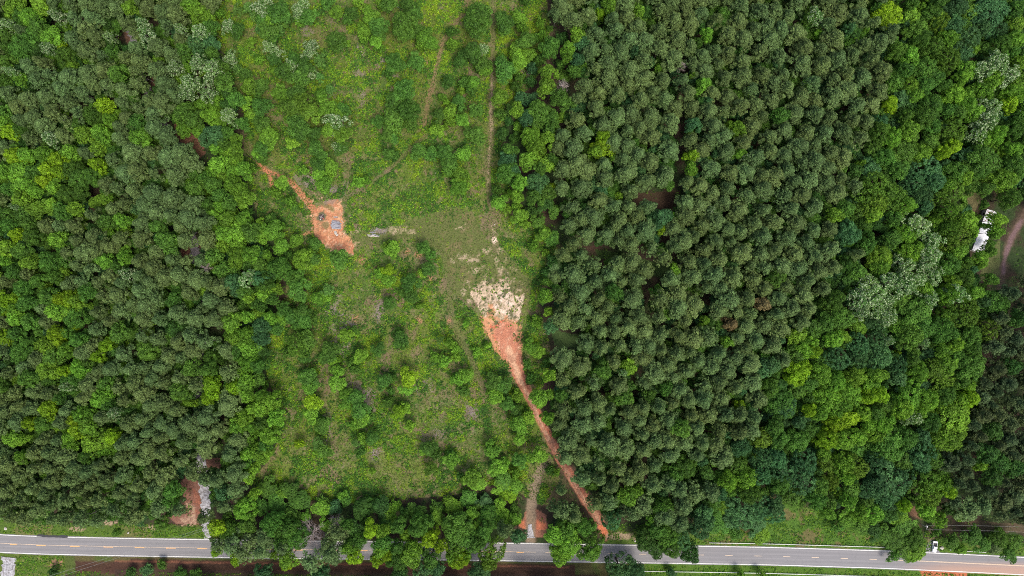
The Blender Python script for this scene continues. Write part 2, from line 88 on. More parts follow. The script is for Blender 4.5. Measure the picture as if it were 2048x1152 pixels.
MZ=[(1000,230),(1060,100),(1110,60),(1150,100),(1130,210),(1105,330),(1110,430),(1060,440),(1020,390),(1005,320)]
# circles with no trees: x,y,r (image px)
GAPS=[(385,495,17),(390,478,12),(385,515,10),(372,505,10),(405,1000,16),(375,985,18),(365,965,16),(405,960,14),(412,980,12),(410,1045,14),(403,925,14),(425,925,12),(382,1010,16),(388,1035,16),(365,1040,12),(262,75,13),(290,40,13),(275,110,10),(300,160,12),(335,250,12),(350,262,12),(375,280,16),(400,300,15),(410,320,12),(395,350,8),(397,715,11),(436,660,15),(395,790,7),(225,205,10),(250,195,12),(245,75,10),(475,955,12),(190,378,10),
(1290,397,20),(1310,410,18),(1325,398,18),(1335,415,16),(1340,390,14),(1350,380,10),(1170,495,14),(1190,498,14),(1225,505,14),(1255,510,16),(1280,515,18),(1300,530,18),(1330,540,16),(1345,525,14),(1310,560,14),(1295,575,10),(1362,330,8),(1361,300,8),(1360,360,9),(1335,450,8),(1333,480,8),(1294,600,8),(1292,620,8),(1277,740,9),(1275,765,9),(1275,790,10),(1260,810,10),(1250,830,8),(1230,850,8),(1130,675,22),(1150,690,14),(1110,665,16),(1405,595,10),
(1975,695,14),(1985,680,12),(1970,715,10),(1890,1035,14),(1830,1020,10),(1835,1010,10),
(1958,468,9),(1968,440,6),(1952,490,8),(2028,222,9),(2000,480,8),(1975,520,10),(1960,390,12),(1945,400,10),(1990,345,8),
(925,1035,18),(940,1040,14),(1060,1030,30),(1065,990,18),(1190,1020,8),(1150,950,6),(1100,880,6),(1205,1050,10)]
GAPLINES=[([(1215,1070),(1195,1040),(1180,1010),(1160,985),(1140,945),(1120,905),(1100,880),(1085,850),(1065,800),(1045,760),(1035,700)],11),
([(2048,430),(2020,480),(2005,540),(1998,600)],20),([(1366,100),(1363,250),(1358,380)],7),([(1064,930),(1060,1080)],22)]
GAPS = [(a, b, r * 1.0 if a > 1120 and a < 1420 else r) for a, b, r in GAPS]
rng = np.random.default_rng(7)
random.seed(7)

def gx(px): return (px - 1024.0) / PPM
def gy(py): return (576.0 - py) / PPM
def G(px, py, z=0.0): return (gx(px), gy(py), z)

# ------------------------------------------------------------------ noise and masks (numpy, in ground coordinates)
def vnoise(x, y, scale, seed):
    r = np.random.default_rng(seed)
    T = r.random((257, 257)).astype(np.float32)
    u = x / scale + 1000.37 * (seed % 7 + 1)
    v = y / scale + 777.13 * (seed % 5 + 1)
    iu = np.floor(u); iv = np.floor(v)
    fu = u - iu; fv = v - iv
    fu = fu * fu * (3 - 2 * fu); fv = fv * fv * (3 - 2 * fv)
    a = iu.astype(np.int64) % 256; b = iv.astype(np.int64) % 256
    return (T[b, a] * (1 - fu) + T[b, a + 1] * fu) * (1 - fv) + (T[b + 1, a] * (1 - fu) + T[b + 1, a + 1] * fu) * fv

def fbm(x, y, scale, seed, octs=4, gain=0.55):
    s = 0; amp = 1; tot = 0
    for k in range(octs):
        s = s + amp * vnoise(x, y, scale / (2 ** k), seed + 11 * k); tot += amp; amp *= gain
    return s / tot            # 0..1, mean .5

def inside(poly, x, y):
    res = np.zeros(np.shape(x), bool)
    n = len(poly)
    for i in range(n):
        x1, y1 = poly[i]; x2, y2 = poly[(i + 1) % n]
        if y1 == y2: continue
        c = ((y1 > y) != (y2 > y)) & (x < (x2 - x1) * (y - y1) / (y2 - y1) + x1)
        res ^= c
    return res

def dline(pts, x, y, widths=None):
    """distance to a polyline minus its local half width"""
    best = np.full(np.shape(x), 1e9, np.float32)
    for i in range(len(pts) - 1):
        (x1, y1), (x2, y2) = pts[i][:2], pts[i + 1][:2]
        dx, dy = x2 - x1, y2 - y1
        t = np.clip(((x - x1) * dx + (y - y1) * dy) / (dx * dx + dy * dy + 1e-9), 0, 1)
        d = np.hypot(x - x1 - t * dx, y - y1 - t * dy)
        if widths is not None:
            d = d - (widths[i] * (1 - t) + widths[i + 1] * t)
        best = np.minimum(best, d)
    return best

def smooth(a, b, v):
    t = np.clip((v - a) / (b - a), 0, 1)
    return t * t * (3 - 2 * t)

# ------------------------------------------------------------------ materials
def new_mat(name):
    m = bpy.data.materials.new(name); m.use_nodes = True
    t = m.node_tree; t.nodes.clear()
    out = t.nodes.new("ShaderNodeOutputMaterial")
    return m, t, out

def N(t, kind, **kw):
    n = t.nodes.new(kind)
    for k, v in kw.items(): setattr(n, k, v)
    return n

def mathn(t, op, a, b=None, c=None):
    n = t.nodes.new("ShaderNodeMath"); n.operation = op
    for i, v in enumerate((a, b, c)):
        if v is None: continue
        if isinstance(v, (int, float)): n.inputs[i].default_value = v
        else: t.links.new(v, n.inputs[i])
    return n.outputs[0]

def mixc(t, fac, a, b, blend='MIX'):
    n = t.nodes.new("ShaderNodeMix"); n.data_type = 'RGBA'; n.blend_type = blend
    for sock, v in ((n.inputs[0], fac), (n.inputs[6], a), (n.inputs[7], b)):
        if isinstance(v, (int, float)): sock.default_value = v
        elif isinstance(v, tuple): sock.default_value = (*v, 1)
        else: t.links.new(v, sock)
    return n.outputs[2]

def attr(t, name, out='Fac'):
    a = t.nodes.new("ShaderNodeAttribute"); a.attribute_name = name
    return a.outputs[out]

def leaf_material(name, from_attr, pale=0.0, transl=0.3, var=.9):
    m, t, out = new_mat(name)
    if from_attr: base = attr(t, 'tint', 'Color'); rnd = None
    else:
        oi = N(t, "ShaderNodeObjectInfo"); base = oi.outputs['Color']; rnd = oi.outputs['Random']
    lv = attr(t, 'lv'); cv = attr(t, 'cv')
    f = mathn(t, 'MULTIPLY_ADD', lv, var, 1 - var / 2)
    f2 = mathn(t, 'MULTIPLY_ADD', cv, 0.5, 0.75)
    f = mathn(t, 'MULTIPLY', f, f2)
    c = mixc(t, 1.0, base, (1, 1, 1), 'MULTIPLY')
    vm = t.nodes.new("ShaderNodeVectorMath"); vm.operation = 'SCALE'
    t.links.new(base, vm.inputs[0]); t.links.new(f, vm.inputs[3])
    c = vm.outputs[0]
    # younger leaves a little yellower
    g = mathn(t, 'MULTIPLY', cv, 0.25 if transl > .2 else 0.0)
    c = mixc(t, g, c, mixc(t, 1.0, c, (1.25, 1.08, 0.6), 'MULTIPLY'))
    if pale > 0:
        k = mathn(t, 'GREATER_THAN', lv, 1 - pale)
        c = mixc(t, mathn(t, 'MULTIPLY', k, 0.82), c, (0.46, 0.55, 0.32))
    p = N(t, "ShaderNodeBsdfPrincipled")
    t.links.new(c, p.inputs['Base Color'])
    p.inputs['Roughness'].default_value = 0.6
    p.inputs['Specular IOR Level'].default_value = 0.14
    tr = N(t, "ShaderNodeBsdfTranslucent")
    t.links.new(mixc(t, 1.0, c, (1.15, 1.25, 0.55), 'MULTIPLY'), tr.inputs[0])
    mx = N(t, "ShaderNodeMixShader"); mx.inputs[0].default_value = transl
    t.links.new(p.outputs[0], mx.inputs[1]); t.links.new(tr.outputs[0], mx.inputs[2])
    t.links.new(mx.outputs[0], out.inputs[0])
    return m

def simple_mat(name, col, rough=0.7, scale=3.0, amount=0.25, col2=None, metal=0.0, stretch=None, spec=0.4):
    """a noise-mottled surface"""
    m, t, out = new_mat(name)
    tc = N(t, "ShaderNodeTexCoord")
    src = tc.outputs['Object']
    if stretch:
        mp = N(t, "ShaderNodeMapping"); mp.inputs['Scale'].default_value = stretch
        t.links.new(src, mp.inputs[0]); src = mp.outputs[0]
    nz = N(t, "ShaderNodeTexNoise"); nz.inputs['Scale'].default_value = scale; nz.inputs['Detail'].default_value = 5
    t.links.new(src, nz.inputs['Vector'])
    c2 = col2 if col2 else tuple(v * (1 - amount) for v in col)
    rp = N(t, "ShaderNodeValToRGB")
    rp.color_ramp.elements[0].position = 0.35; rp.color_ramp.elements[1].position = 0.65
    rp.color_ramp.elements[0].color = (*c2, 1); rp.color_ramp.elements[1].color = (*col, 1)
    t.links.new(nz.outputs[0], rp.inputs[0])
    p = N(t, "ShaderNodeBsdfPrincipled")
    t.links.new(rp.outputs[0], p.inputs['Base Color'])
    p.inputs['Roughness'].default_value = rough; p.inputs['Metallic'].default_value = metal
    p.inputs['Specular IOR Level'].default_value = spec
    t.links.new(p.outputs[0], out.inputs[0])
    return m

M_LEAF = leaf_material("foliage", False)
M_NEEDLE = leaf_material("pine_needles", False, transl=0.15, var=.95)
M_PALE = leaf_material("pale_foliage", False, pale=0.36)
M_STUFF = leaf_material("mass_foliage", True)
M_BARK = simple_mat("bark", (0.16, 0.12, 0.09), 0.9, 2.0, col2=(0.07, 0.05, 0.04), stretch=(1, 1, .2))
M_BARKP = simple_mat("pale_bark", (0.36, 0.33, 0.29), 0.9, 2.0, col2=(0.18, 0.16, 0.14))
M_DEADW = simple_mat("dead_twigs", (0.38, 0.31, 0.28), 0.9, 4.0, col2=(0.2, 0.16, 0.15))
M_LOG = simple_mat("weathered_wood", (0.40, 0.40, 0.43), 0.85, 3.0, col2=(0.2, 0.19, 0.2), stretch=(1, 5, 5))
M_LOGT = simple_mat("bleached_wood", (0.6, 0.55, 0.47), 0.85, 3.0, col2=(0.3, 0.26, 0.22))
M_CHAR = simple_mat("charred_wood", (0.09, 0.06, 0.05), 0.9, 3.0, col2=(0.03, 0.02, 0.02))
M_STONE = simple_mat("pale_stone", (0.55, 0.52, 0.46), 0.85, 4.0, col2=(0.36, 0.33, 0.28))

# ------------------------------------------------------------------ mesh helpers
def mesh_from(name, V, F=None, tris=None, mat=None, attrs=None, smooth_=False):
    """V (n,3); F list of polygons, or tris an (m,3) array"""
    me = bpy.data.meshes.new(name)
    if tris is not None:
        V = np.asarray(V, np.float32); tris = np.asarray(tris, np.int32)
        me.vertices.add(len(V)); me.vertices.foreach_set('co', V.ravel())
        me.loops.add(tris.size); me.loops.foreach_set('vertex_index', tris.ravel())
        me.polygons.add(len(tris))
        me.polygons.foreach_set('loop_start', np.arange(0, tris.size, 3, dtype=np.int32))
        me.update(calc_edges=True)
    else:
        me.from_pydata([tuple(map(float, v)) for v in V], [], F)
        me.update()
    if attrs:
        for k, (typ, dom, arr) in attrs.items():
            a = me.attributes.new(k, typ, dom)
            a.data.foreach_set('color' if typ == 'FLOAT_COLOR' else 'value', np.asarray(arr, np.float32).ravel())
    if mat is not None:
        for mm in (mat if isinstance(mat, list) else [mat]): me.materials.append(mm)
    if smooth_:
        me.polygons.foreach_set('use_smooth', np.ones(len(me.polygons), bool))
    return me

def obj(name, me, parent=None, loc=None, rot=None):
    o = bpy.data.objects.new(name, me)
    COL.objects.link(o)
    if parent is not None: o.parent = parent
    if loc is not None: o.location = loc
    if rot is not None: o.rotation_euler = rot
    return o

def tag(o, label=None, cat=None, group=None, kind=None):
    if label: o['label'] = label
    if cat: o['category'] = cat
    if group: o['group'] = group
    if kind: o['kind'] = kind
    return o

class Geo:
    """collects boxes, tubes and polygons of one part"""
    def __init__(s): s.V = []; s.F = []; s.mi = []
    def add(s, V, F, mi=0):
        b = len(s.V); s.V += [tuple(v) for v in V]; s.F += [[b + i for i in f] for f in F]; s.mi += [mi] * len(F)
        return s
    def box(s, c, d, rz=0.0, mi=0, bev=0.0):
        x, y, z = d[0] / 2, d[1] / 2, d[2] / 2
        V = []
        if bev <= 0:
            P = [(-x, -y), (x, -y), (x, y), (-x, y)]
        else:
            b = min(bev, x * .9, y * .9)
            P = [(-x + b, -y), (x - b, -y), (x, -y + b), (x, y - b), (x - b, y), (-x + b, y), (-x, y - b), (-x, -y + b)]
        n = len(P); cr, sr = math.cos(rz), math.sin(rz)
        for zz in (-z, z):
            for (a, b2) in P: V.append((c[0] + a * cr - b2 * sr, c[1] + a * sr + b2 * cr, c[2] + zz))
        F = [list(range(n))[::-1], list(range(n, 2 * n))] + [[i, (i + 1) % n, n + (i + 1) % n, n + i] for i in range(n)]
        return s.add(V, F, mi)
    def tube(s, pts, rad, n=6, mi=0, caps=True):
        pts = [np.array(p, float) for p in pts]
        V = []; F = []
        for i, p in enumerate(pts):
            a = pts[max(i - 1, 0)]; b = pts[min(i + 1, len(pts) - 1)]
            d = b - a; d /= (np.linalg.norm(d) + 1e-9)
            u = np.cross(d, (0, 0, 1) if abs(d[2]) < .9 else (1, 0, 0)); u /= np.linalg.norm(u); v = np.cross(d, u)
            r = rad[i] if isinstance(rad, (list, tuple)) else rad
            for k in range(n):
                t = 2 * math.pi * k / n
                V.append(p + r * (math.cos(t) * u + math.sin(t) * v))
        for i in range(len(pts) - 1):
            for k in range(n):
                F.append([i * n + k, i * n + (k + 1) % n, (i + 1) * n + (k + 1) % n, (i + 1) * n + k])
        if caps:
            F.append(list(range(n))[::-1]); F.append([(len(pts) - 1) * n + k for k in range(n)])
        return s.add(V, F, mi)
    def mesh(s, name, mat, smooth_=False):
        me = mesh_from(name, s.V, s.F, mat=mat, smooth_=smooth_)
        if isinstance(mat, list) and len(mat) > 1:
            me.polygons.foreach_set('material_index', np.array(s.mi, np.int32))
        return me

def rand_dirs(n, r, zmin=-1.0):
    z = r.uniform(zmin, 1, n); a = r.uniform(0, 2 * np.pi, n); q = np.sqrt(1 - z * z)
    return np.stack([q * np.cos(a), q * np.sin(a), z], 1)

def leaf_tris(P, Nn, size, r):
    """one leaf-cluster triangle per point, facing along Nn"""
    n = len(P)
    Nn = Nn / (np.linalg.norm(Nn, axis=1, keepdims=True) + 1e-9)
    A = np.cross(Nn, rand_dirs(n, r)); A /= (np.linalg.norm(A, axis=1, keepdims=True) + 1e-9)
    B = np.cross(Nn, A)
    V = np.empty((n, 3, 3), np.float32)
    for k in range(3):
        t = 2 * np.pi * k / 3 + r.uniform(-.35, .35, n)
        s = (size * r.uniform(.6, 1.3, n))[:, None]
        V[:, k] = P + s * (np.cos(t)[:, None] * A + np.sin(t)[:, None] * B)
    return V

def clumps(C, rad, per_m2, size, r, zmin=-0.35, flat=0.85, wob=0.7, up=0.35):
    """foliage clumps: C (k,3) centres, rad (k,)"""
    Vs = []; lv = []; cv = []
    for c, q in zip(C, rad):
        n = max(8, int(per_m2 * 4 * np.pi * q * q * (1 - zmin) / 2))
        d = rand_dirs(n, r, zmin)
        rr = q * r.uniform(.72, 1.08, n)[:, None]
        P = c + d * rr * np.array([1, 1, flat])
        Nn = d + wob * rand_dirs(n, r) + np.array([0, 0, up])
        Vs.append(leaf_tris(P, Nn, size, r)); lv.append(r.random(n)); cv.append(np.full(n, r.random()))
    return np.concatenate(Vs), np.concatenate(lv), np.concatenate(cv)

def crown_mesh(name, mat, C, rad, per_m2, size, r, **kw):
    V, lv, cv = clumps(C, rad, per_m2, size, r, **kw)
    n = len(V)
    return mesh_from(name, V.reshape(-1, 3), tris=np.arange(n * 3).reshape(-1, 3), mat=mat,
                     attrs={'lv': ('FLOAT', 'FACE', lv), 'cv': ('FLOAT', 'FACE', cv)}), V, lv, cv

def trunk_mesh(name, mat, h, r0, C, r, nl=7, top=0.85, bend=0.3):
    g = Geo()
    pts = []
    ph = r.uniform(0, 6.28)
    for i in range(6):
        t = i / 5
        pts.append((bend * math.sin(ph + t * 2.5) * t, bend * math.cos(ph + t * 2.1) * t, h * top * t))
    g.tube(pts, [r0 * (1 - .82 * i / 5) * (1.25 if i == 0 else 1) for i in range(6)], 7)
    idx = r.permutation(len(C))[:nl]
    for i in idx:
        c = C[i]; z0 = max(h * .3, c[2] - math.hypot(c[0], c[1]) * .9 - .5)
        t = min(z0 / (h * top), 1) * 5; k = min(int(t), 4)
        p0 = np.array(pts[k]) * (1 - (t - k)) + np.array(pts[k + 1]) * (t - k)
        mid = (p0 + c) / 2 + np.array([0, 0, .25])
        g.tube([p0, mid, c], [r0 * .36, r0 * .22, r0 * .09], 5)
    return g.mesh(name, mat, True)

# ------------------------------------------------------------------ tree kinds: (R, H, crown meshes, trunk meshes)
KINDS = {}
def variants(key, n, R_, H_, fn, leafmat, bark, r0, per, size, bend=.3, nl=7, top=.85, **kw):
    out = []
    for i in range(n):
        r = np.random.default_rng(1000 + sum(map(ord, key)) * 13 + i)
        C, rad = fn(r, R_, H_)
        cm, V, lv, cv = crown_mesh(key + "_crown", leafmat, C, rad, per, size, r, **kw)
        tm = trunk_mesh(key + "_trunk", bark, H_, r0, C, r, nl=nl, top=top, bend=bend)
        out.append((cm, tm, V, lv, cv))
    KINDS[key] = (R_, H_, out)

def dome(n, cr, z0f, vert, squash=1.0, irr=.18):
    """clump centres spread over an uneven dome"""
    def fn(r, R_, H_):
        zc = H_ * z0f; hz = (H_ - zc) * vert
        C = []; rad = []
        lob = r.uniform(0, 6.28, 3); la = r.uniform(.06, irr, 3)
        for i in range(n):
            u = (i + .5) / n
            cz = 1 - 1.25 * u                      # 1 .. -.25
            q = math.sqrt(max(0, 1 - cz * cz))
            a = i * 2.399963 + r.uniform(-.35, .35)
            m = 1 + sum(la[k] * math.sin((k + 2) * a + lob[k]) for k in range(3))
            rr = cr * R_ * r.uniform(.78, 1.3)
            q2 = max(0, R_ * m - rr) * q * squash
            C.append((q2 * math.cos(a), q2 * math.sin(a), zc + cz * hz * r.uniform(.82, 1.05)))
            rad.append(rr)
        for k in range(max(3, n // 6)):
            C.append((r.uniform(-.4, .4) * R_, r.uniform(-.4, .4) * R_, zc + r.uniform(-.1, .45) * hz)); rad.append(cr * R_ * 1.25)
        return np.array(C), np.array(rad)
    return fn

def pine_fn(n, cr=.27):
    def fn(r, R_, H_):
        C = []; rad = []
        ph = r.uniform(0, 6.28); z0 = H_ * .58
        for i in range(n):
            t = (i + .5) / n                       # 0 top .. 1 bottom
            z = H_ - .6 - (H_ - z0) * t * r.uniform(.9, 1.1)
            rr = R_ * cr * r.uniform(.75, 1.3)
            q = max(0, (R_ * min(1, .12 + 1.15 * t ** .75) * r.uniform(.75, 1.12)) - rr * .8)
            a = ph + i * 2.399963 + r.uniform(-.5, .5)
            C.append((q * math.cos(a), q * math.sin(a), z)); rad.append(rr)
        for k in range(3):
            C.append((r.uniform(-.2, .2) * R_, r.uniform(-.2, .2) * R_, z0 + r.uniform(.1, .6) * (H_ - z0))); rad.append(R_ * .42)
        return np.array(C), np.array(rad)
    return fn

variants('pine', 9, 3.6, 19.0, pine_fn(32, .25), M_NEEDLE, M_BARKP, .2, 10.5, .29, flat=.8, wob=.95, up=.5, top=.93)
variants('loosepine', 4, 4.2, 20.0, pine_fn(30, .2), M_NEEDLE, M_BARKP, .22, 5.0, .36, flat=.7, wob=1.0, up=.4, top=.93)
variants('broad', 7, 4.0, 16.0, dome(26, .27, .72, .95), M_LEAF, M_BARK, .22, 7.0, .33)
variants('small', 6, 2.0, 5.0, dome(16, .34, .55, .9), M_LEAF, M_BARK, .09, 11.0, .24, bend=.15)
variants('oak', 6, 6.5, 17.0, dome(48, .205, .62, .98, irr=.12), M_LEAF, M_BARK, .36, 6.5, .34, nl=12)
variants('dense', 5, 6.0, 16.0, dome(110, .115, .6, .95, irr=.07), M_LEAF, M_BARK, .34, 7.0, .30, nl=12)
variants('pale', 5, 4.2, 18.0, dome(34, .2, .68, 1.0, irr=.24), M_PALE, M_BARKP, .24, 7.0, .32, bend=.6, wob=1.1)

def dead_mesh(r, R_, H_):
    g = Geo()
    g.tube([(0, 0, 0), (.15, .1, H_ * .5), (0, 0, H_ * .95)], [.2, .13, .03], 6)
    for i in range(42):
        z = H_ * r.uniform(.4, .95); a = r.uniform(0, 6.28); L = R_ * r.uniform(.55, 1.05) * (1.15 - .5 * (z / H_ - .4))
        p0 = np.array([0, 0, z]); d = np.array([math.cos(a), math.sin(a), r.uniform(.1, .8)])
        p1 = p0 + d * L * .5; p2 = p0 + d * L + np.array([0, 0, .2])
        g.tube([p0, p1, p2], [.07, .05, .015], 4)
        for k in range(9):
            t = r.uniform(.25, 1); q = p0 + d * L * t
            e = d + rand_dirs(1, r)[0] * 1.1; e /= np.linalg.norm(e); l = L * r.uniform(.15, .4)
            g.tube([q, q + e * l], [.04, .012], 3)
            f = e + rand_dirs(1, r)[0] * .9
            g.tube([q + e * l * .5, q + e * l * .5 + f * l * .5], [.028, .01], 3)
    return g.mesh("dead_tree_branches", M_DEADW)

# ------------------------------------------------------------------ the list of trees
TINT = {  # leaf reflectance by code
 'P': (.093, .149, .044), 'R': (.18, .14, .055), 'G': (.070, .165, .024), 'L': (.125, .265, .026), 'Y': (.165, .300, .014),
 'S': (.10, .22, .046), 'T': (.056, .142, .048), 'O': (.092, .185, .020), 'K': (.044, .115, .022), 'D': (.3, .3, .3), 'Q': (.064, .098, .034)}
trees = []   # px, py, r_px, code, height
zone_cl = np.array(CLEARING)
def in_cl(x, y): return bool(inside(CLEARING, np.array([x]), np.array([y]))[0])

def height_for(x, y, r, c):
    rm = r / PPM
    if x > 1420 and y > 1032 and x < 1830: return min(2.0 * rm + 1.2, 7)
    if y > 1125 and (x < 520 or x > 1290): return min(2.0 * rm + 1.0, 5)
    if in_cl(x, y) and not (y > 960):
        return float(np.clip(2.5 * rm + .8, 2.0, 14.5))
    if 520 < x < 1045 and 930 < y < 1045: return min(2.0 * rm + 1, 5.5 if y < 1012 else 9)
    if 1830 < x and 1040 < y: return min(2.0 * rm + 2, 9)
    h = {'P': 19.5, 'R': 18.5, 'G': 16, 'L': 16.5, 'Y': 17, 'S': 18.5, 'T': 16, 'O': 17, 'K': 12, 'D': 16, 'Q': 19}[c]
    if rm < 2.4 and c in 'GLTKY': h -= 4.5
    return h * random.uniform(.93, 1.07)

for (ox, oy), s in TILES.items():
    for e in s.split(';'):
        c, x, y, r = e.split()
        x = ox + float(x) / 4; y = oy + float(y) / 4; r = float(r) / 4
        if c in 'TK' and in_cl(x, y): c = 'G'
        k_ = 1.10 if c == 'P' else 1.14
        if in_cl(x, y) and y < 960: k_ = .98
        if y > 1120 and (x < 520 or x > 1290): k_ = .8
        trees.append([x, y, r * k_, c, max(8.5, height_for(x, y, r, c)) if c == 'S' else height_for(x, y, r, c), 1])
NLIST = len(trees)

gl = [(np.array([[g[0], g[1]] for g in p]), wd) for p, wd in GAPLINES]
def blocked(x, y, pad=0):
    for (a, b, r) in GAPS:
        if (x - a) ** 2 + (y - b) ** 2 < (r + pad) ** 2: return True
    for p, wd in GAPLINES:
        if dline(p, np.array([x]), np.array([y]))[0] < wd + pad: return True
    return False

def fill(poly, spacing, codes, hts, rs, tries, avoid=.8, seed=1, pad=0):
    r = random.Random(seed)
    xs = [p[0] for p in poly]; ys = [p[1] for p in poly]
    cand = np.array([[r.uniform(min(xs), max(xs)), r.uniform(min(ys), max(ys))] for _ in range(tries)])
    cand = cand[inside(poly, cand[:, 0], cand[:, 1])]
    A = np.array([[t[0], t[1], t[2]] for t in trees]) if trees else np.zeros((0, 3))
    for (x, y) in cand:
        d = np.hypot(A[:, 0] - x, A[:, 1] - y)
        if np.any(d < avoid * (A[:, 2] + spacing / 2) * .98): continue
        if blocked(x, y, pad): continue
        c = r.choice(codes); rr = r.uniform(*rs)
        A = np.vstack([A, [x, y, rr]])
        trees.append([x, y, rr, c, r.uniform(*hts), 0])

fill(PZ1, 30, 'PPPPPPPPPPPPPPPPPPG', (16.8, 21.2), (17, 24), 26000, .77, 11, 5)
fill([(-80, 800), (330, 840), (340, 900), (345, 1028), (230, 1045), (75, 1040), (-80, 1025)], 31, 'P', (18, 21.5), (16.5, 22.5), 8000, .77, 10, 5)
fill([(-80, 180), (110, 180), (150, 300), (160, 700), (-80, 780)], 31, 'GLLGPP', (15, 19), (15, 21), 8000, .78, 9, 5)
fill(PZ2, 31, 'PPPPPPPPPG', (17, 21.5), (16.5, 22.5), 26000, .76, 12, 5)
fill(PZ3, 30, 'QQQQQQQQQK', (17, 20), (16, 22), 8000, .74, 13, 4)
fill(ZL, 30, 'GGGLK', (15, 18), (14, 19), 2500, .8, 14)
fill(HZ, 34, 'GGGTOL', (11, 14.5), (17, 24), 14000, .70, 15, 6)
fill(EZ, 26, 'GLLLLG', (10, 13.5), (12, 17), 9000, .70, 16, 4)
fill(SZ, 28, 'GGLLTL', (8, 12), (12, 16), 5000, .74, 17)
fill(MZ, 26, 'GGKLT', (5, 9), (11, 16), 4000, .78, 18)
fill(BZ, 34, 'PPPG', (18, 21), (18, 22), 6000, .8, 19)
# a second, lower storey that fills the gaps between crowns
mains = len(trees)
def lower(poly, spacing, codes, hts, rs, tries, seed, av):
    r = random.Random(seed)
    xs = [p[0] for p in poly]; ys = [p[1] for p in poly]
    A = np.array([[t[0], t[1], t[2]] for t in trees]); out = []
    cand = np.array([[r.uniform(min(xs), max(xs)), r.uniform(min(ys), max(ys))] for _ in range(tries)])
    cand = cand[inside(poly, cand[:, 0], cand[:, 1])]
    B = np.zeros((0, 2))
    for (x, y) in cand:
        if np.any(np.hypot(A[:, 0] - x, A[:, 1] - y) < av * A[:, 2]): continue
        if len(B) and np.any(np.hypot(B[:, 0] - x, B[:, 1] - y) < spacing): continue
        if blocked(x, y, 7): continue
        B = np.vstack([B, [x, y]])
        out.append([x, y, r.uniform(*rs), r.choice(codes), r.uniform(*hts), 0])
    trees.extend(out)
lower(PZ1, 15, 'GGKT', (6, 12), (10, 15), 14000, 31, .66)
lower(PZ2, 15, 'GGGKTL', (6, 12), (10, 15), 14000, 32, .66)
lower(HZ, 16, 'GGKKT', (8, 12), (10, 15), 12000, 33, .74)
lower(EZ, 16, 'GGLKT', (5, 9), (8, 12), 5000, 34, .85)

def region(x, y):
    if y > 1090: return "by the road"
    if y > 985 and x < 1090: return "in the roadside belt"
    if in_cl(x, y): return "in the overgrown clearing"
    if x < 560: return "in the left woods"
    if x > 1960 and y > 500: return "in the far right pine stand"
    if inside(PZ1, np.array([x]), np.array([y]))[0]: return "in the right pine plantation"
    if x > 1500: return "in the right hardwood belt"
    return "beside the pine plantation"

LOOK = {'P': 'olive green', 'R': 'rusty brown', 'G': 'mid green', 'L': 'light green', 'Y': 'yellow green', 'S': 'silvery',
        'T': 'bluish green', 'O': 'mossy green', 'K': 'deep green', 'D': 'bare grey', 'Q': 'dull dark olive'}
def classify(t):
    x, y, r, c, h, listed = t
    rm = r / PPM
    if c == 'D': return 'dead_tree', 'dead tree', None
    if c in 'PRQ': return 'pine_tree', 'pine tree', ('loosepine' if (1000 < y < 1150 and x < 1050 and random.random() < .6) or random.random() < .2 else 'pine')
    if c == 'S' and h < 14.6: return 'young_tree', 'young tree', 'pale'
    if h < 7.5 or (in_cl(x, y) and rm < 3): return ('shrub', 'shrub', 'small') if rm < 2.6 else ('young_tree', 'young tree', 'small' if rm < 3.4 else 'broad')
    if c == 'S': return 'poplar_tree', 'leafy tree', 'pale'
    if rm > 4.7: return 'oak_tree', 'big tree', ('dense' if c in 'OT' and random.random() < .75 else 'oak')
    if h < 12.5: return 'young_tree', 'young tree', 'broad'
    return 'broadleaf_tree', 'broadleaf tree', 'broad'

def jit(col, r, a=.17):
    if col[1] != .149: a = .25
    k = 1 + r.uniform(-a, a); h = r.uniform(-.11, .11); return (col[0] * k * (1 + h), col[1] * k, col[2] * k * (1 - h * .6))

jr = random.Random(5)
items = []
for t in trees:
    x, y, r, c, h, listed = t
    name, cat, mk = classify(t)
    items.append(dict(x=x, y=y, r=r, c=c, h=h, listed=listed, name=name, cat=cat, mk=mk, seen=(-12 < x < 2060 and -12 < y < 1164)))
# larger trees first; trees past 300 of a kind go into one mass per kind
by = {}
for it in items: by.setdefault(it['name'], []).append(it)
labels = set()
mass = {}
ADJ = [("small", 0, .85), ("", .85, 1.15), ("large", 1.15, 9)]
for name, L in by.items():
    med = np.median([it['r'] for it in L])
    L.sort(key=lambda it: -(it['seen'] * 1000 + it['listed'] * 6 + it['r'] + (it['h'] - 14) * .6))
    for k, it in enumerate(L):
        it['rel'] = it['r'] / med
        it['solo'] = k < 298 and it['seen'] and (it['listed'] or name in ('pine_tree', 'oak_tree', 'broadleaf_tree'))
        if not it['solo']: mass.setdefault(it['name'], []).append(it)

def place(it):
    R0, H0, var = KINDS[it['mk']]
    zc = it['h'] * .80
    if it['mk'] == 'small': zc = it['h'] * .62
    k = (CAM_H - zc) / CAM_H
    return gx(it['x']) * k, gy(it['y']) * k, it['r'] / PPM * k / R0, it['h'] / H0

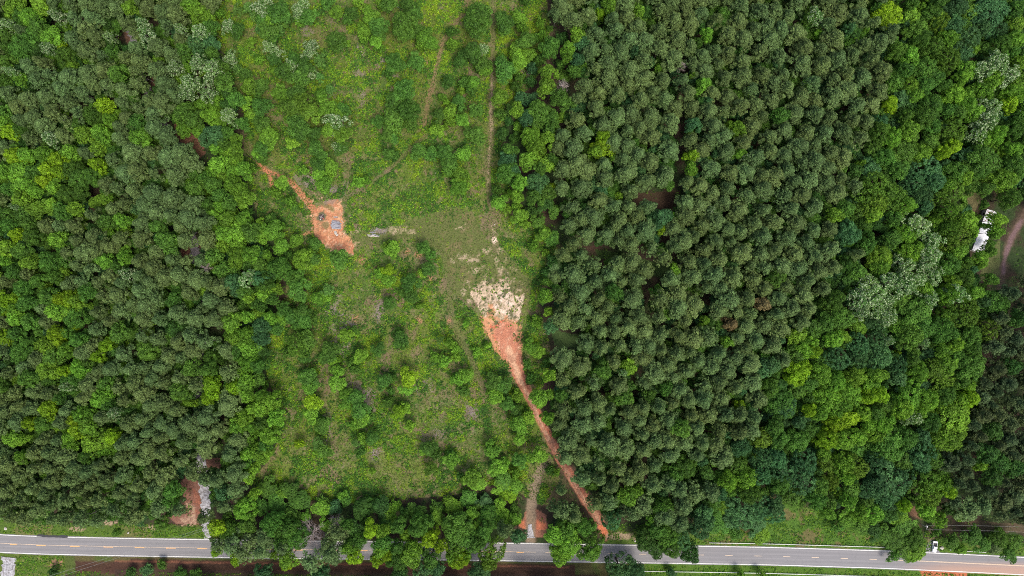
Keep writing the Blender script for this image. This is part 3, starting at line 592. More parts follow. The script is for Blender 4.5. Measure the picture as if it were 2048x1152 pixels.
VAR_RNG = random.Random(77)
n_solo = 0
for it in items:
    if it['name'] == 'dead_tree':
        zc = it['h'] * .75; k = (CAM_H - zc) / CAM_H
        root = obj('dead_tree', None, loc=(gx(it['x']) * k, gy(it['y']) * k, 0), rot=(0, 0, VAR_RNG.uniform(0, 6.28)))
        obj('branches', dead_mesh(np.random.default_rng(int(it['x'])), it['r'] / PPM * k, it['h']), root)
        it['root'] = root; continue
    px, py, sx, sz = place(it)
    it['place'] = (px, py, sx * VAR_RNG.uniform(.86, 1.14), sx * VAR_RNG.uniform(.86, 1.14), sz, VAR_RNG.uniform(0, 6.28))
    it['vi'] = VAR_RNG.randrange(len(KINDS[it['mk']][2]))
    it['col'] = jit(TINT[it['c']], jr)
    if it['solo']:
        cm, tm, *_ = KINDS[it['mk']][2][it['vi']]
        p = it['place']
        root = obj(it['name'], None, loc=(p[0], p[1], 0), rot=(0, 0, p[5]))
        root.scale = (p[2], p[3], p[4]); root.empty_display_size = .5
        cr = obj('crown', cm, root); cr.color = (*it['col'], 1)
        obj('trunk', tm, root)
        it['root'] = root; n_solo += 1

GROUPS = {'pine_tree': 'pine trees of the woods and the plantation', 'broadleaf_tree': 'broadleaf trees of the woods', 'oak_tree': 'broad crowned trees of the woods',
          'poplar_tree': 'pale leaved trees', 'shrub': 'shrubs', 'young_tree': 'young trees', 'dead_tree': 'dead trees'}
for it in items:
    if 'root' not in it: continue
    adj = next(a for a, lo, hi in ADJ if lo <= it['rel'] < hi)
    for fmt in ("%.0f", "%.1f", "%.2f"):
        lab = " ".join(f"{adj} {LOOK[it['c']]} {it['cat']} {region(it['x'], it['y'])}, {fmt % (it['x'] / 20.48)} percent across, {fmt % (it['y'] / 11.52)} down".split())
        if lab not in labels: break
    labels.add(lab)
    if len(lab.split()) > 16: lab = lab.replace(' broad crowned tree', ' big tree')
    tag(it['root'], lab, it['cat'], GROUPS[it['name']])

def mass_mesh(name, L, mat, frac=1.0, kind_label=None):
    Vs = []; lvs = []; cvs = []; tn = []; tv = []; tf = []; off = 0
    for it in L:
        if it['name'] == 'dead_tree': continue
        p = it['place']; _, tm, V, lv, cv = KINDS[it['mk']][2][it['vi']]
        ca, sa = math.cos(p[5]), math.sin(p[5])
        n = len(V); m = slice(0, n)
        if frac < 1: m = np.random.default_rng(it['vi']).random(n) < frac
        W = V[m] * np.array([p[2], p[3], p[4]])
        X = W[..., 0] * ca - W[..., 1] * sa + p[0]; Y = W[..., 0] * sa + W[..., 1] * ca + p[1]
        Vs.append(np.stack([X, Y, W[..., 2]], -1)); lvs.append(lv[m]); cvs.append(cv[m])
        c = np.empty((len(W), 4), np.float32); c[:, :3] = it['col']; c[:, 3] = 1; tn.append(c)
    V = np.concatenate(Vs).reshape(-1, 3)
    me = mesh_from(name, V, tris=np.arange(len(V)).reshape(-1, 3), mat=mat, attrs={
        'lv': ('FLOAT', 'FACE', np.concatenate(lvs)), 'cv': ('FLOAT', 'FACE', np.concatenate(cvs)), 'tint': ('FLOAT_COLOR', 'FACE', np.concatenate(tn))})
    o = obj(name, me)
    o['kind'] = 'stuff'
    return o

print("kinds", {k: len(v) for k, v in by.items()}, "solo", n_solo, "mass", {k: len(v) for k, v in mass.items()})
M_STUFFN = leaf_material("mass_needles", True, transl=0.15, var=.95)
for name, nm, lab, mt in (('pine_tree', 'pine_woods', 'olive green pines that fill the woods between the nearer ones', M_STUFFN),
                          ('broadleaf_tree', 'broadleaf_woods', 'mid green broadleaf trees that fill the woods', M_STUFF),
                          ('oak_tree', 'hardwood_canopy', 'broad crowned hardwoods along the picture edge', M_STUFF),
                          ('poplar_tree', 'pale_woods', 'pale leaved trees at the edge', M_STUFF),
                          ('young_tree', 'understorey', 'lower trees growing between the tall crowns', M_STUFF),
                          ('shrub', 'thicket', 'bushy thicket between the taller trees', M_STUFF)):
    if mass.get(name):
        tag(mass_mesh(nm, mass[name], mt), lab, 'woods')

# ------------------------------------------------------------------ ground, tracks and bare soil
ROADC = [(-200, 1077), (-60, 1082), (0, 1087), (60, 1089.5), (100, 1091), (250, 1094), (400, 1096.5), (560, 1099), (830, 1101.5), (1024, 1104), (1180, 1106.5), (1420, 1110), (1536, 1112), (1770, 1119), (1860, 1123), (2048, 1132), (2300, 1145)]
xs_in = np.arange(-232, 232.01, .46); ys_in = np.arange(-134, 134.01, .46)
def ext(a, far, n):
    hi = a[-1] + (far - a[-1]) * (np.arange(1, n + 1) / n) ** 2
    lo = a[0] - (far + a[0]) * (np.arange(1, n + 1) / n) ** 2
    return np.concatenate([lo[::-1], a, hi])
gxs = ext(xs_in, 2500, 14); gys = ext(ys_in, 2500, 16)
XX, YY = np.meshgrid(gxs, gys)
PX = XX * PPM + 1024; PY = 576 - YY * PPM
warp = (fbm(PX, PY, 34, 3) - .5) * 22; warp2 = (fbm(PX, PY, 34, 5) - .5) * 22
WX = PX + warp; WY = PY + warp2
fine = fbm(PX, PY, 9, 21, 4, .8); mid = fbm(PX, PY, 40, 22); big = fbm(PX, PY, 150, 23, 3)
fine2 = fbm(PX, PY, 6, 41, 3, .9); mid2 = fbm(PX, PY, 60, 42, 3)

def col3(c): return np.array(c, np.float32)
floor_a, floor_b, floor_c = col3((.045, .034, .022)), col3((.032, .050, .018)), col3((.07, .042, .030))
C = floor_a + (floor_b - floor_a) * smooth(.4, .62, mid)[..., None]
C = C + (floor_c - C) * (smooth(.5, .75, fbm(PX, PY, 30, 77))[..., None] * .6)
def blend(mask, col, amt=1.0):
    global C
    k = (mask * amt)[..., None]
    C = C * (1 - k) + col3(col) * k
cl = inside(CLEARING, WX * .5 + PX * .5, WY * .5 + PY * .5).astype(np.float32)
blend(cl, (.105, .140, .030))
blend(cl * smooth(.42, .60, mid), (.060, .110, .020), .9)
blend(cl * smooth(.50, .66, mid2) * smooth(.35, .6, fine), (.155, .135, .065), .7)
blend(cl * smooth(.56, .70, fine), (.05, .10, .020), .5)
blend(cl * smooth(.56, .70, fine2), (.20, .16, .10), .6)
blend(cl * smooth(.56, .68, fbm(PX, PY, 70, 51)), (.11, .15, .022), .6)
blend(cl * smooth(.60, .70, fbm(PX, PY, 28, 63, 4, .7)), (.17, .115, .075), .7)
top = cl * smooth(420, 300, PY)
blend(top * smooth(.45, .6, fbm(PX, PY, 50, 61)), (.10, .125, .022), .5)
# verges
rd = dline(ROADC, PX, PY)
north = (PY < 1100)
verge = (np.abs(rd) < 46) & ((PX < 410) | (PX > 1215) | ~north)
vn = smooth(48, 40, rd + (fine - .5) * 10) * ((PX < 420) | (PX > 1210)) * north
blend(vn, (.075, .125, .022)); blend(vn * smooth(.5, .65, mid), (.13, .125, .045), .8)
rv = inside([(1400, 1092), (1390, 1060), (1420, 1030), (1560, 1005), (1760, 1040), (1860, 1080), (1800, 1096)], WX, WY)
blend(rv.astype(float), (.062, .125, .020)); blend(rv * smooth(.5, .62, mid), (.10, .15, .03), .8); blend(rv * smooth(.55, .64, fbm(PX, PY, 20, 9)), (.14, .10, .05), .7)
sv = (~north) * smooth(62, 50, rd + (fine - .5) * 8)
blend(sv, (.070, .095, .024)); blend(sv * smooth(.45, .62, mid), (.10, .075, .035), .7)
sl = (~north) * (PX < 130) * (rd < 90); blend(sl * 1.0, (.075, .115, .022)); blend(sl * smooth(.55, .7, fine), (.2, .17, .07), .6)
sr = (~north) * (PX > 1290) * (rd < 95); blend(sr * 1.0, (.065, .125, .018)); blend(sr * smooth(.55, .7, fine), (.10, .13, .03), .6)
# dark red-brown ditch south of the road
dt = (~north) * smooth(6, 0, np.abs(rd - 36 - 6 * (PX < 260)) - 10 + (fine - .5) * 6) * (PX > 150) * (PX < 1150)
blend(dt, (.060, .028, .022), .9)
blend((~north) * smooth(3.0, .5, np.abs(rd - 28.5 - (fine - .5) * 4)) * (PX > 230) * (PX < 1140), (.20, .085, .05), .75)
sth = (~north) * (rd > 44) * (PX > 230) * (PX < 1290); blend(sth * 1.0, (.05, .032, .024), .8)

def path(pts, hw, col, amt=1.0, soft=3.0, rough=6.0, sc=None, seed=1):
    n = fbm(PX, PY, 14, 100 + seed, 4, .75)
    d = dline([p[:2] for p in pts], PX, PY, [p[2] if len(p) > 2 else hw for p in pts]) + (n - .5) * rough
    blend(smooth(soft, -soft, d), col, amt)
def patch(poly, col, amt=1.0, thr=None, seed=1, sc=14, wob=1.0):
    m = inside(poly, PX + warp * .4 * wob, PY + warp2 * .4 * wob).astype(np.float32)
    if thr is not None:
        m = m * smooth(thr, thr + .10, fbm(PX, PY, sc, 200 + seed, 4, .9))
    blend(m, col, amt)
REDQ = [(560, 350), (600, 380), (684, 396), (690, 460), (712, 490), (708, 515), (660, 505), (628, 470), (590, 400)]
RED = (.40, .165, .085); RED2 = (.47, .225, .112); PALE = (.52, .385, .27); TAN = (.24, .185, .10); GRASS = (.10, .115, .035)
# mown strip and path
patch([(780, 462), (870, 425), (905, 414), (945, 425), (965, 470), (1010, 505), (1062, 560), (1058, 620), (1000, 605), (930, 600), (895, 575), (880, 500), (830, 478), (760, 480), (700, 490), (700, 465)], GRASS)
patch([(880, 430), (945, 425), (1010, 505), (1062, 560), (1055, 610), (900, 580)], (.15, .125, .055), .7, .55, 4, 30)
path([(898, 560, 10), (905, 640, 9), (930, 690, 8), (952, 740, 8), (972, 790, 6)], 8, (.115, .105, .048), .5, 6, 22, seed=3)
# two-track paths
path([(988, -20, 6), (985, 60, 6), (985, 160, 6), (980, 240, 7), (982, 290, 9), (975, 340, 9), (978, 400, 8), (985, 440, 8), (990, 500, 7)], 7, (.15, .12, .065), .6, 4, 22, seed=5)
path([(985, 150, 1.5), (981, 220, 2.5), (983, 260, 2.2), (979, 300, 1), (976, 345, 2), (975, 380, 1)], 2, (.34, .25, .16), .7, 2, 6, seed=6)
path([(940, -10, 5), (925, 30, 6), (905, 50, 6), (890, 75, 5), (872, 125, 4), (865, 170, 5), (854, 215, 4), (848, 250, 5), (840, 280, 4)], 5, (.21, .13, .075), .65, 3, 17, seed=7)
path([(862, 110, 3), (850, 135, 4)], 3, (.3, .17, .12), .6, 3, 6, seed=8)
path([(840, 280, 4), (805, 320, 4), (775, 343, 5), (740, 368, 5), (705, 390, 9), (668, 412, 9)], 5, (.13, .11, .06), .5, 4, 22, seed=9)
# red clay
path([(513, 318, 3), (522, 336, 5), (545, 345, 3.5), (570, 356, 3.5), (584, 366, 5), (600, 386, 6), (615, 400, 7), (627, 420, 8), (628, 440, 7), (632, 462, 8), (650, 480, 10), (680, 490, 8)], 6, RED, .95, 1.5, 6, seed=10)
path([(527, 335, 3), (540, 352, 4), (544, 372, 4)], 4, RED, .9, 1.5, 5, seed=11)
path([(602, 470, 2), (615, 466, 3), (632, 464, 3)], 3, RED2, .9, 1.5, 4, seed=12)
patch([(637, 412), (650, 404), (676, 398), (682, 420), (684, 445), (684, 466), (700, 480), (707, 492), (708, 510), (690, 505), (668, 502), (655, 488), (640, 470), (632, 462), (628, 440)], RED, .97)
patch([(637, 412), (682, 400), (690, 450), (708, 490), (706, 510), (668, 502), (628, 450)], RED2, .85, .47, 5, 9)
patch([(684, 466), (712, 490), (722, 485), (700, 460)], (.5, .33, .2), .8, .5, 6, 7)
m = inside(REDQ, PX, PY) * smooth(.57, .68, fbm(PX, PY, 9, 361, 4, .85)); blend(m, (.20, .15, .075), .75)
m = inside(REDQ, PX, PY) * smooth(.58, .68, fbm(PX, PY, 7, 362, 4, .85)); blend(m, (.58, .36, .22), .7)
m = smooth(11, 7, np.hypot((PX - 643), (PY - 433) * .95) + (fine - .5) * 8); blend(m, (.11, .105, .055))
m = smooth(9, 6, np.hypot((PX - 650), (PY - 450)) + (fine - .5) * 8); blend(m, (.16, .14, .06), .8)
path([(640, 402), (665, 420)], 4, GRASS, .7, 2, 9, seed=14)
for (a, b, r_) in ((715, 463, 6), (700, 468, 5), (760, 462, 5), (786, 461, 9), (800, 458, 7), (822, 464, 5), (784, 466, 4)):
    blend(smooth(2, -1, np.hypot((PX - a) / 1.6, PY - b) - r_ * .7 + (fine2 - .5) * 16), (.40, .31, .19), .55)
# big pale fan and the red dirt road
fan = [(940, 585), (968, 560), (985, 575), (1000, 562), (1016, 555), (1022, 590), (1047, 588), (1046, 600), (1040, 640), (1038, 680), (1010, 690), (985, 690), (968, 650), (955, 615)]
patch(fan, (.26, .20, .12), .8, .30, 27, 12, wob=2.6)
patch(fan, (.50, .37, .25), .85, .42, 21, 9, 2.4); patch(fan, PALE, .95, .49, 28, 6.5, 2.4)
patch([(982, 600), (1005, 572), (1020, 590), (1046, 594), (1042, 640), (1005, 632), (985, 615)], (.60, .47, .36), .92, .44, 22, 10, 2.0)
m = inside([(950, 605), (1046, 600), (1045, 730), (1015, 735), (985, 700), (962, 650)], PX + warp * 1.1 + (fine - .5) * 14, PY + warp2 * 1.1) * smooth(.40, .60, (PY + (PX < 990) * 12 - 612) / 60 + (fbm(PX, PY, 16, 391, 4, .8) - .5) * 1.9)
blend(m, RED2, .92)
m = inside([(950, 605), (1046, 600), (1045, 730), (1015, 735), (985, 700), (962, 650)], PX, PY) * smooth(.58, .68, fbm(PX, PY, 8, 392, 4, .85)); blend(m, (.16, .12, .06), .6)
patch([(975, 650), (1010, 640), (1035, 665), (1042, 700), (1015, 690), (995, 690)], (.50, .13, .07), .9, .50, 24, 16)
patch([(995, 655), (1030, 690), (1040, 720), (1015, 715)], (.68, .42, .28), .9, .50, 25, 10)
m = inside(fan, PX, PY + 18) * smooth(.57, .62, fbm(PX, PY, 12, 301, 4, .8)); blend(m, (.10, .10, .045), .95)
road_red = [(1010, 665, 22), (1020, 700, 22), (1031, 730, 15), (1042, 760, 12), (1055, 785, 10), (1068, 810, 9), (1080, 840, 8), (1095, 868, 8), (1108, 895, 9), (1122, 920, 9), (1140, 948, 9), (1155, 975, 9), (1172, 1000, 10), (1190, 1025, 10), (1202, 1050, 9), (1212, 1075, 7)]
path(road_red, 9, (.42, .17, .10), .97, 1.5, 5, seed=30)
path([(p[0] - 2, p[1], p[2] * .35) for p in road_red[1:]], 3, (.58, .36, .22), .8, 2.5, 12, seed=31)
path([(p[0] + p[2] * .55, p[1], 1.4) for p in road_red[3:]], 2, (.44, .12, .07), .85, 1.5, 5, seed=32)
path([(p[0] - p[2] * .5, p[1], 1.4) for p in road_red[4:]], 2, (.20, .085, .06), .8, 1.5, 6, seed=33)
m = (dline([p[:2] for p in road_red], PX, PY, [p[2] * .9 for p in road_red]) < 0) * smooth(.52, .66, fbm(PX * 1.0, PY * .4, 9, 371, 4, .85)); blend(m, (.28, .12, .075), .6)
m = (dline([p[:2] for p in road_red], PX, PY, [p[2] * .9 for p in road_red]) < 0) * smooth(.56, .68, fbm(PX, PY * .4, 7, 372, 4, .85)); blend(m, (.56, .33, .21), .6)
m = (dline([p[:2] for p in road_red], PX, PY) < 16) * (PY > 860) * smooth(.48, .6, mid); blend(m, (.13, .065, .05), .45)
patch([(1196, 1048), (1208, 1050), (1220, 1072), (1208, 1078)], (.50, .16, .075), .95)
# pale scuffs across the mown strip
m = inside([(935, 500), (1000, 480), (1060, 560), (1050, 600), (930, 600)], WX, WY) * smooth(.63, .72, fbm(PX, PY, 7, 355, 4, .9)); blend(m, (.38, .29, .18), .55)
for (a, b, r_, e) in ((988, 480, 6, 1), (990, 470, 4, 1), (985, 455, 2.5, 1), (945, 520, 4, 2), (925, 515, 5, 2), (950, 540, 7, 1), (965, 535, 4, 1), (1005, 540, 7, 1), (1010, 548, 6, 1), (995, 520, 4, 1), (965, 570, 8, 1.2), (975, 585, 7, 1), (1015, 565, 7, 1), (930, 585, 6, 1), (940, 600, 7, 1), (935, 565, 3, 1), (970, 500, 3, 2), (1030, 560, 4, 1), (1040, 580, 4, 1), (1000, 500, 3, 1), (905, 520, 3, 1), (925, 455, 3, 1), (912, 460, 4, .4)):
    blend(smooth(2.5, -1, np.hypot((PX - a) / e, PY - b) - r_ * .55 + (fine2 - .5) * 26), (.42, .32, .21), .65)
blend(smooth(2, -1, np.hypot((PX - 989) / .7, PY - 480) - 6 + (fine2 - .5) * 5), (.66, .5, .38), .95)
# reddish scuffs in the clearing
for (a, b, r_, c_) in ((722, 518, 8, 1), (835, 510, 8, 1), (858, 515, 6, 1), (865, 545, 6, 1), (845, 553, 6, 1), (862, 558, 5, 1), (710, 638, 7, 1), (830, 600, 5, 1), (838, 640, 5, 1), (663, 532, 6, 1), (815, 505, 5, 1), (900, 640, 3, 1)):
    blend(smooth(4, -1, np.hypot(PX - a, PY - b) - r_ * .7 + (fine - .5) * 20), (.40, .19, .11), .75)
# grey-pink brush rows and tan bare ground
for pts, hw, c_ in (([(672, 590), (662, 620), (668, 645), (680, 690), (695, 710)], 9, 1), ([(762, 600), (757, 630)], 5, 1), ([(690, 770), (715, 770), (730, 790), (745, 815), (762, 835)], 6, 1),
                    ([(620, 790), (600, 785), (585, 790)], 7, 0), ([(650, 810), (655, 840), (662, 870), (665, 890)], 5, 0), ([(845, 870), (870, 868), (915, 868)], 7, 0), ([(935, 815), (950, 830)], 8, 1), ([(755, 895), (750, 910), (745, 918)], 7, 0),
                    ([(720, 95), (716, 130), (725, 190), (722, 215)], 6, 1), ([(610, 60), (620, 62)], 9, 1), ([(660, 40), (668, 45)], 7, 0), ([(690, 105), (692, 115)], 5, 1), ([(768, 105), (765, 130), (790, 155)], 5, 1), ([(800, 190), (812, 210)], 5, 0),
                    ([(538, 170), (540, 200), (560, 240), (575, 275)], 8, 0), ([(610, 355), (625, 375)], 8, 1), ([(590, 355), (600, 362)], 6, 1), ([(660, 400), (690, 375)], 8, 1), ([(490, 270), (505, 330), (510, 350)], 7, 0), ([(575, 390), (600, 420), (610, 450)], 12, 0), ([(635, 350), (600, 320)], 8, 0),
                    ([(725, 640), (735, 670), (740, 690)], 9, 0), ([(785, 665), (790, 700)], 8, 0), ([(838, 770), (850, 800)], 9, 0), ([(890, 740), (915, 730)], 10, 0), ([(870, 790), (940, 780)], 10, 0), ([(660, 980), (655, 940)], 6, 0), ([(625, 1000), (630, 1020)], 8, 0), ([(930, 970), (985, 975)], 9, 2), ([(615, 600), (625, 615)], 9, 0), ([(632, 715), (635, 740)], 9, 0),
                    ([(500, 60), (505, 90)], 8, 0), ([(1035, 20), (1060, 40)], 9, 0), ([(1105, 60), (1108, 90)], 8, 2), ([(1010, 70), (1015, 80)], 8, 0), ([(1048, 150), (1060, 155)], 7, 1), ([(900, 260), (915, 275)], 8, 0), ([(925, 190), (930, 210)], 7, 2), ([(1020, 225), (1025, 235)], 7, 0), ([(1080, 620), (1085, 630)], 8, 2)):
    n_ = fbm(PX, PY, 8, 330, 4, .85)
    d_ = dline(pts, PX, PY) - hw + (n_ - .5) * 30
    blend(smooth(3, -2, d_), ((.145, .12, .062), (.19, .155, .12), (.10, .07, .045))[c_], .65)
# left driveway: gravel and red soil round it
patch([(362, 965), (378, 948), (400, 965), (404, 1010), (398, 1050), (392, 1055), (355, 1050), (340, 1035), (372, 1000), (358, 985)], (.20, .10, .07), .95)
patch([(385, 975), (402, 990), (402, 1030), (388, 1030)], (.24, .09, .055), .8, .4, 40, 9)
patch([(372, 1005), (390, 1010), (394, 1055), (345, 1052)], (.36, .24, .16), .85, .48, 41, 8)
patch([(404, 915), (450, 915), (450, 935), (404, 935)], (.17, .085, .06), .9)
patch([(455, 950), (495, 960), (470, 1010), (440, 1010)], (.11, .06, .045), .9)
patch([(350, 245), (370, 255), (400, 280), (410, 310), (395, 320), (372, 295), (352, 275)], (.19, .095, .06), .9)
patch([(245, 60), (275, 65), (275, 90), (255, 90)], (.13, .075, .05), .9)
patch([(360, 478), (380, 478), (380, 520), (360, 515)], (.13, .06, .042), .9); patch([(398, 478), (435, 478), (435, 500), (398, 500)], (.20, .11, .075), .8)
patch([(300, 150), (320, 160), (315, 175), (302, 170)], (.15, .08, .055), .9)
# right track
path([(2070, 400, 10), (2042, 440, 9), (2022, 475, 9), (2010, 510, 7), (2005, 545, 7), (1998, 600, 7), (1985, 680, 13), (1965, 720, 12), (1955, 760, 8)], 8, (.115, .08, .055), .75, 4, 14, seed=50)
path([(2042, 442, 4), (2022, 477, 5), (2011, 510, 4), (2006, 545, 4)], 4, (.16, .10, .10), .8, 2, 7, seed=51)
patch([(1950, 320), (1990, 300), (2000, 345), (1975, 380), (1945, 430), (1930, 420)], (.15, .13, .06), .8)
patch([(1965, 500), (2000, 480), (2000, 570), (1960, 560)], (.10, .11, .04), .8)
# stub track by the road
patch([(1050, 1025), (1068, 1015), (1092, 1030), (1096, 1060), (1088, 1075), (1055, 1078), (1048, 1060)], (.30, .13, .085), .8)
patch([(1036, 1040), (1050, 1042), (1050, 1058), (1038, 1056)], (.40, .14, .07), .95); patch([(1070, 1040), (1092, 1048), (1094, 1060), (1074, 1062)], (.42, .14, .075), .95)
path([(1086, 930, 8), (1075, 960, 10), (1066, 990, 11), (1062, 1020, 10), (1061, 1080, 9)], 10, (.22, .165, .11), .95, 3, 8, seed=52)
patch([(1080, 940), (1130, 960), (1150, 1000), (1110, 1020), (1085, 1010)], (.10, .085, .04), .6)
# verge details
for (a, b, r_, e) in ((152, 1058, 5, 3), (215, 1046, 5, 3), (235, 1046, 4, 3), (310, 1056, 5, 4), (1240, 1072, 8, 4), (1290, 1078, 4, 4)):
    blend(smooth(2.5, -1, np.hypot((PX - a) / e, PY - b) - r_ * .8 + (fine2 - .5) * 8), (.36, .26, .17), .85)
blend(smooth(4, -1, np.hypot((PX - 112) / 2, PY - 1127) - 6 + (fine - .5) * 10), (.30, .16, .10), .85)
patch([(1842, 1110 + 24), (1935, 1143), (1935, 1160), (1850, 1160), (1840, 1142)], (.40, .12, .06), .92)
patch([(1815, 1010), (1850, 1012), (1845, 1040), (1818, 1030)], (.16, .09, .055), .85)
path([(1866, 1040, 6), (1864, 1085, 7)], 6, (.22, .17, .10), .8, 3, 7, seed=53)
patch([(1885, 1035), (2060, 1050), (2060, 1066), (1890, 1060)], (.09, .065, .04), .8)
# brown floor showing in thinned gaps
patch([(1264, 388), (1360, 380), (1352, 420), (1300, 425), (1262, 405)], (.055, .034, .022), .85)
patch([(1150, 490), (1200, 492), (1190, 505), (1145, 500)], (.07, .042, .03), .8)
patch([(1190, 500), (1300, 520), (1345, 530), (1330, 560), (1290, 545), (1195, 515)], (.045, .085, .022), .8)
patch([(1100, 660), (1155, 670), (1160, 700), (1110, 690)], (.06, .10, .03), .9)
# far surroundings: woodland green
far = smooth(236, 262, np.maximum(np.abs(XX), np.abs(YY) * 1.74)); blend(far, (.045, .06, .025))

# relief
ZZ = (fbm(XX, YY, 60, 401, 3) - .5) * 1.2 + (fbm(XX, YY, 3.2, 402, 3, .7) - .5) * .32
flat = smooth(26, 44, rd) 
for a, b, r_ in ((1866, 1095, 40), (1965, 465, 60), (672, 452, 30), (745, 468, 24), (643, 434, 22), (2028, 222, 40)):
    flat = flat * smooth(r_ * .5, r_, np.hypot(PX - a, PY - b))
ZZ = ZZ * flat
ZZ = ZZ - .35 * (~north) * smooth(7, 0, np.abs(rd - 38)) 
nx, ny = len(gxs), len(gys)
V = np.stack([XX, YY, ZZ], -1).reshape(-1, 3)
I = (np.arange(ny - 1)[:, None] * nx + np.arange(nx - 1)[None, :]).ravel()
quads = np.stack([I, I + 1, I + nx + 1, I + nx], 1).astype(np.int32)
me = bpy.data.meshes.new("ground")
me.vertices.add(len(V)); me.vertices.foreach_set('co', V.astype(np.float32).ravel())
me.loops.add(quads.size); me.loops.foreach_set('vertex_index', quads.ravel())
me.polygons.add(len(quads)); me.polygons.foreach_set('loop_start', np.arange(0, quads.size, 4, dtype=np.int32))
me.update(calc_edges=True)
ca = me.attributes.new('soil', 'FLOAT_COLOR', 'POINT')
C4 = np.ones((ny * nx, 4), np.float32); C4[:, :3] = np.clip(C, .004, .9).reshape(-1, 3)
ca.data.foreach_set('color', C4.ravel())
me.polygons.foreach_set('use_smooth', np.ones(len(me.polygons), bool))
m_, t_, out_ = new_mat("soil_and_grass")
sc_ = attr(t_, 'soil', 'Color')
tc_ = N(t_, "ShaderNodeTexCoord")
nz_ = N(t_, "ShaderNodeTexNoise"); nz_.inputs['Scale'].default_value = 1.6; nz_.inputs['Detail'].default_value = 6; nz_.inputs['Roughness'].default_value = .7
t_.links.new(tc_.outputs['Object'], nz_.inputs['Vector'])
f_ = mathn(t_, 'MULTIPLY_ADD', nz_.outputs[0], 2.2, -.1)
vm_ = N(t_, "ShaderNodeVectorMath", operation='SCALE'); t_.links.new(sc_, vm_.inputs[0]); t_.links.new(f_, vm_.inputs[3])
p_ = N(t_, "ShaderNodeBsdfPrincipled"); t_.links.new(vm_.outputs[0], p_.inputs['Base Color']); p_.inputs['Roughness'].default_value = .95; p_.inputs['Specular IOR Level'].default_value = .1
bp_ = N(t_, "ShaderNodeBump"); bp_.inputs['Strength'].default_value = .6; bp_.inputs['Distance'].default_value = .25
t_.links.new(nz_.outputs[0], bp_.inputs['Height']); t_.links.new(bp_.outputs[0], p_.inputs['Normal'])
t_.links.new(p_.outputs[0], out_.inputs[0])
me.materials.append(m_)
ground = obj("ground", me); tag(ground, kind='structure')
def gz(x, y):
    """ground height near a point"""
    i = np.clip(np.searchsorted(gys, y), 0, ny - 1); j = np.clip(np.searchsorted(gxs, x), 0, nx - 1)
    return ZZ[i, j]

# ------------------------------------------------------------------ road
def resample(pts, step):
    P = np.array([p[:2] for p in pts], float); seg = np.hypot(*np.diff(P, axis=0).T); s = np.concatenate([[0], np.cumsum(seg)])
    q = np.arange(0, s[-1], step)
    x = np.interp(q, s, P[:, 0]); y = np.interp(q, s, P[:, 1])
    k = 7
    xp = np.convolve(np.pad(x, k, mode='edge'), np.ones(2 * k + 1) / (2 * k + 1), 'valid'); yp = np.convolve(np.pad(y, k, mode='edge'), np.ones(2 * k + 1) / (2 * k + 1), 'valid')
    return np.stack([xp, yp], 1)
RC = resample([(gx(a), gy(b)) for a, b in ROADC], 1.0)
d = np.gradient(RC, axis=0); d /= np.linalg.norm(d, axis=1, keepdims=True); RN = np.stack([-d[:, 1], d[:, 0]], 1)   # to the north
def strip(o0, o1, z, i0=0, i1=None, skirt=False, rag=0.0):
    z = z + .05 * (1 - min(1, min(abs(o0), abs(o1)) / 3.75))
    A = RC[i0:i1]; Nn = RN[i0:i1]; n = len(A)
    ra = rng.uniform(-rag, rag, n)[:, None]; rb = rng.uniform(-rag, rag, n)[:, None]
    a = A + Nn * (o0 + ra); b = A + Nn * (o1 + rb)
    V = [(*p, z) for p in a] + [(*p, z) for p in b]
    F = [[i, i + 1, n + i + 1, n + i] for i in range(n - 1)]
    if skirt:
        V += [(*p, -.5) for p in a + Nn * -.3] + [(*p, -.5) for p in b + Nn * .3]
        F += [[i + 1, i, 2 * n + i, 2 * n + i + 1] for i in range(n - 1)] + [[n + i, n + i + 1, 3 * n + i + 1, 3 * n + i] for i in range(n - 1)]
    return V, F
HW = 3.75
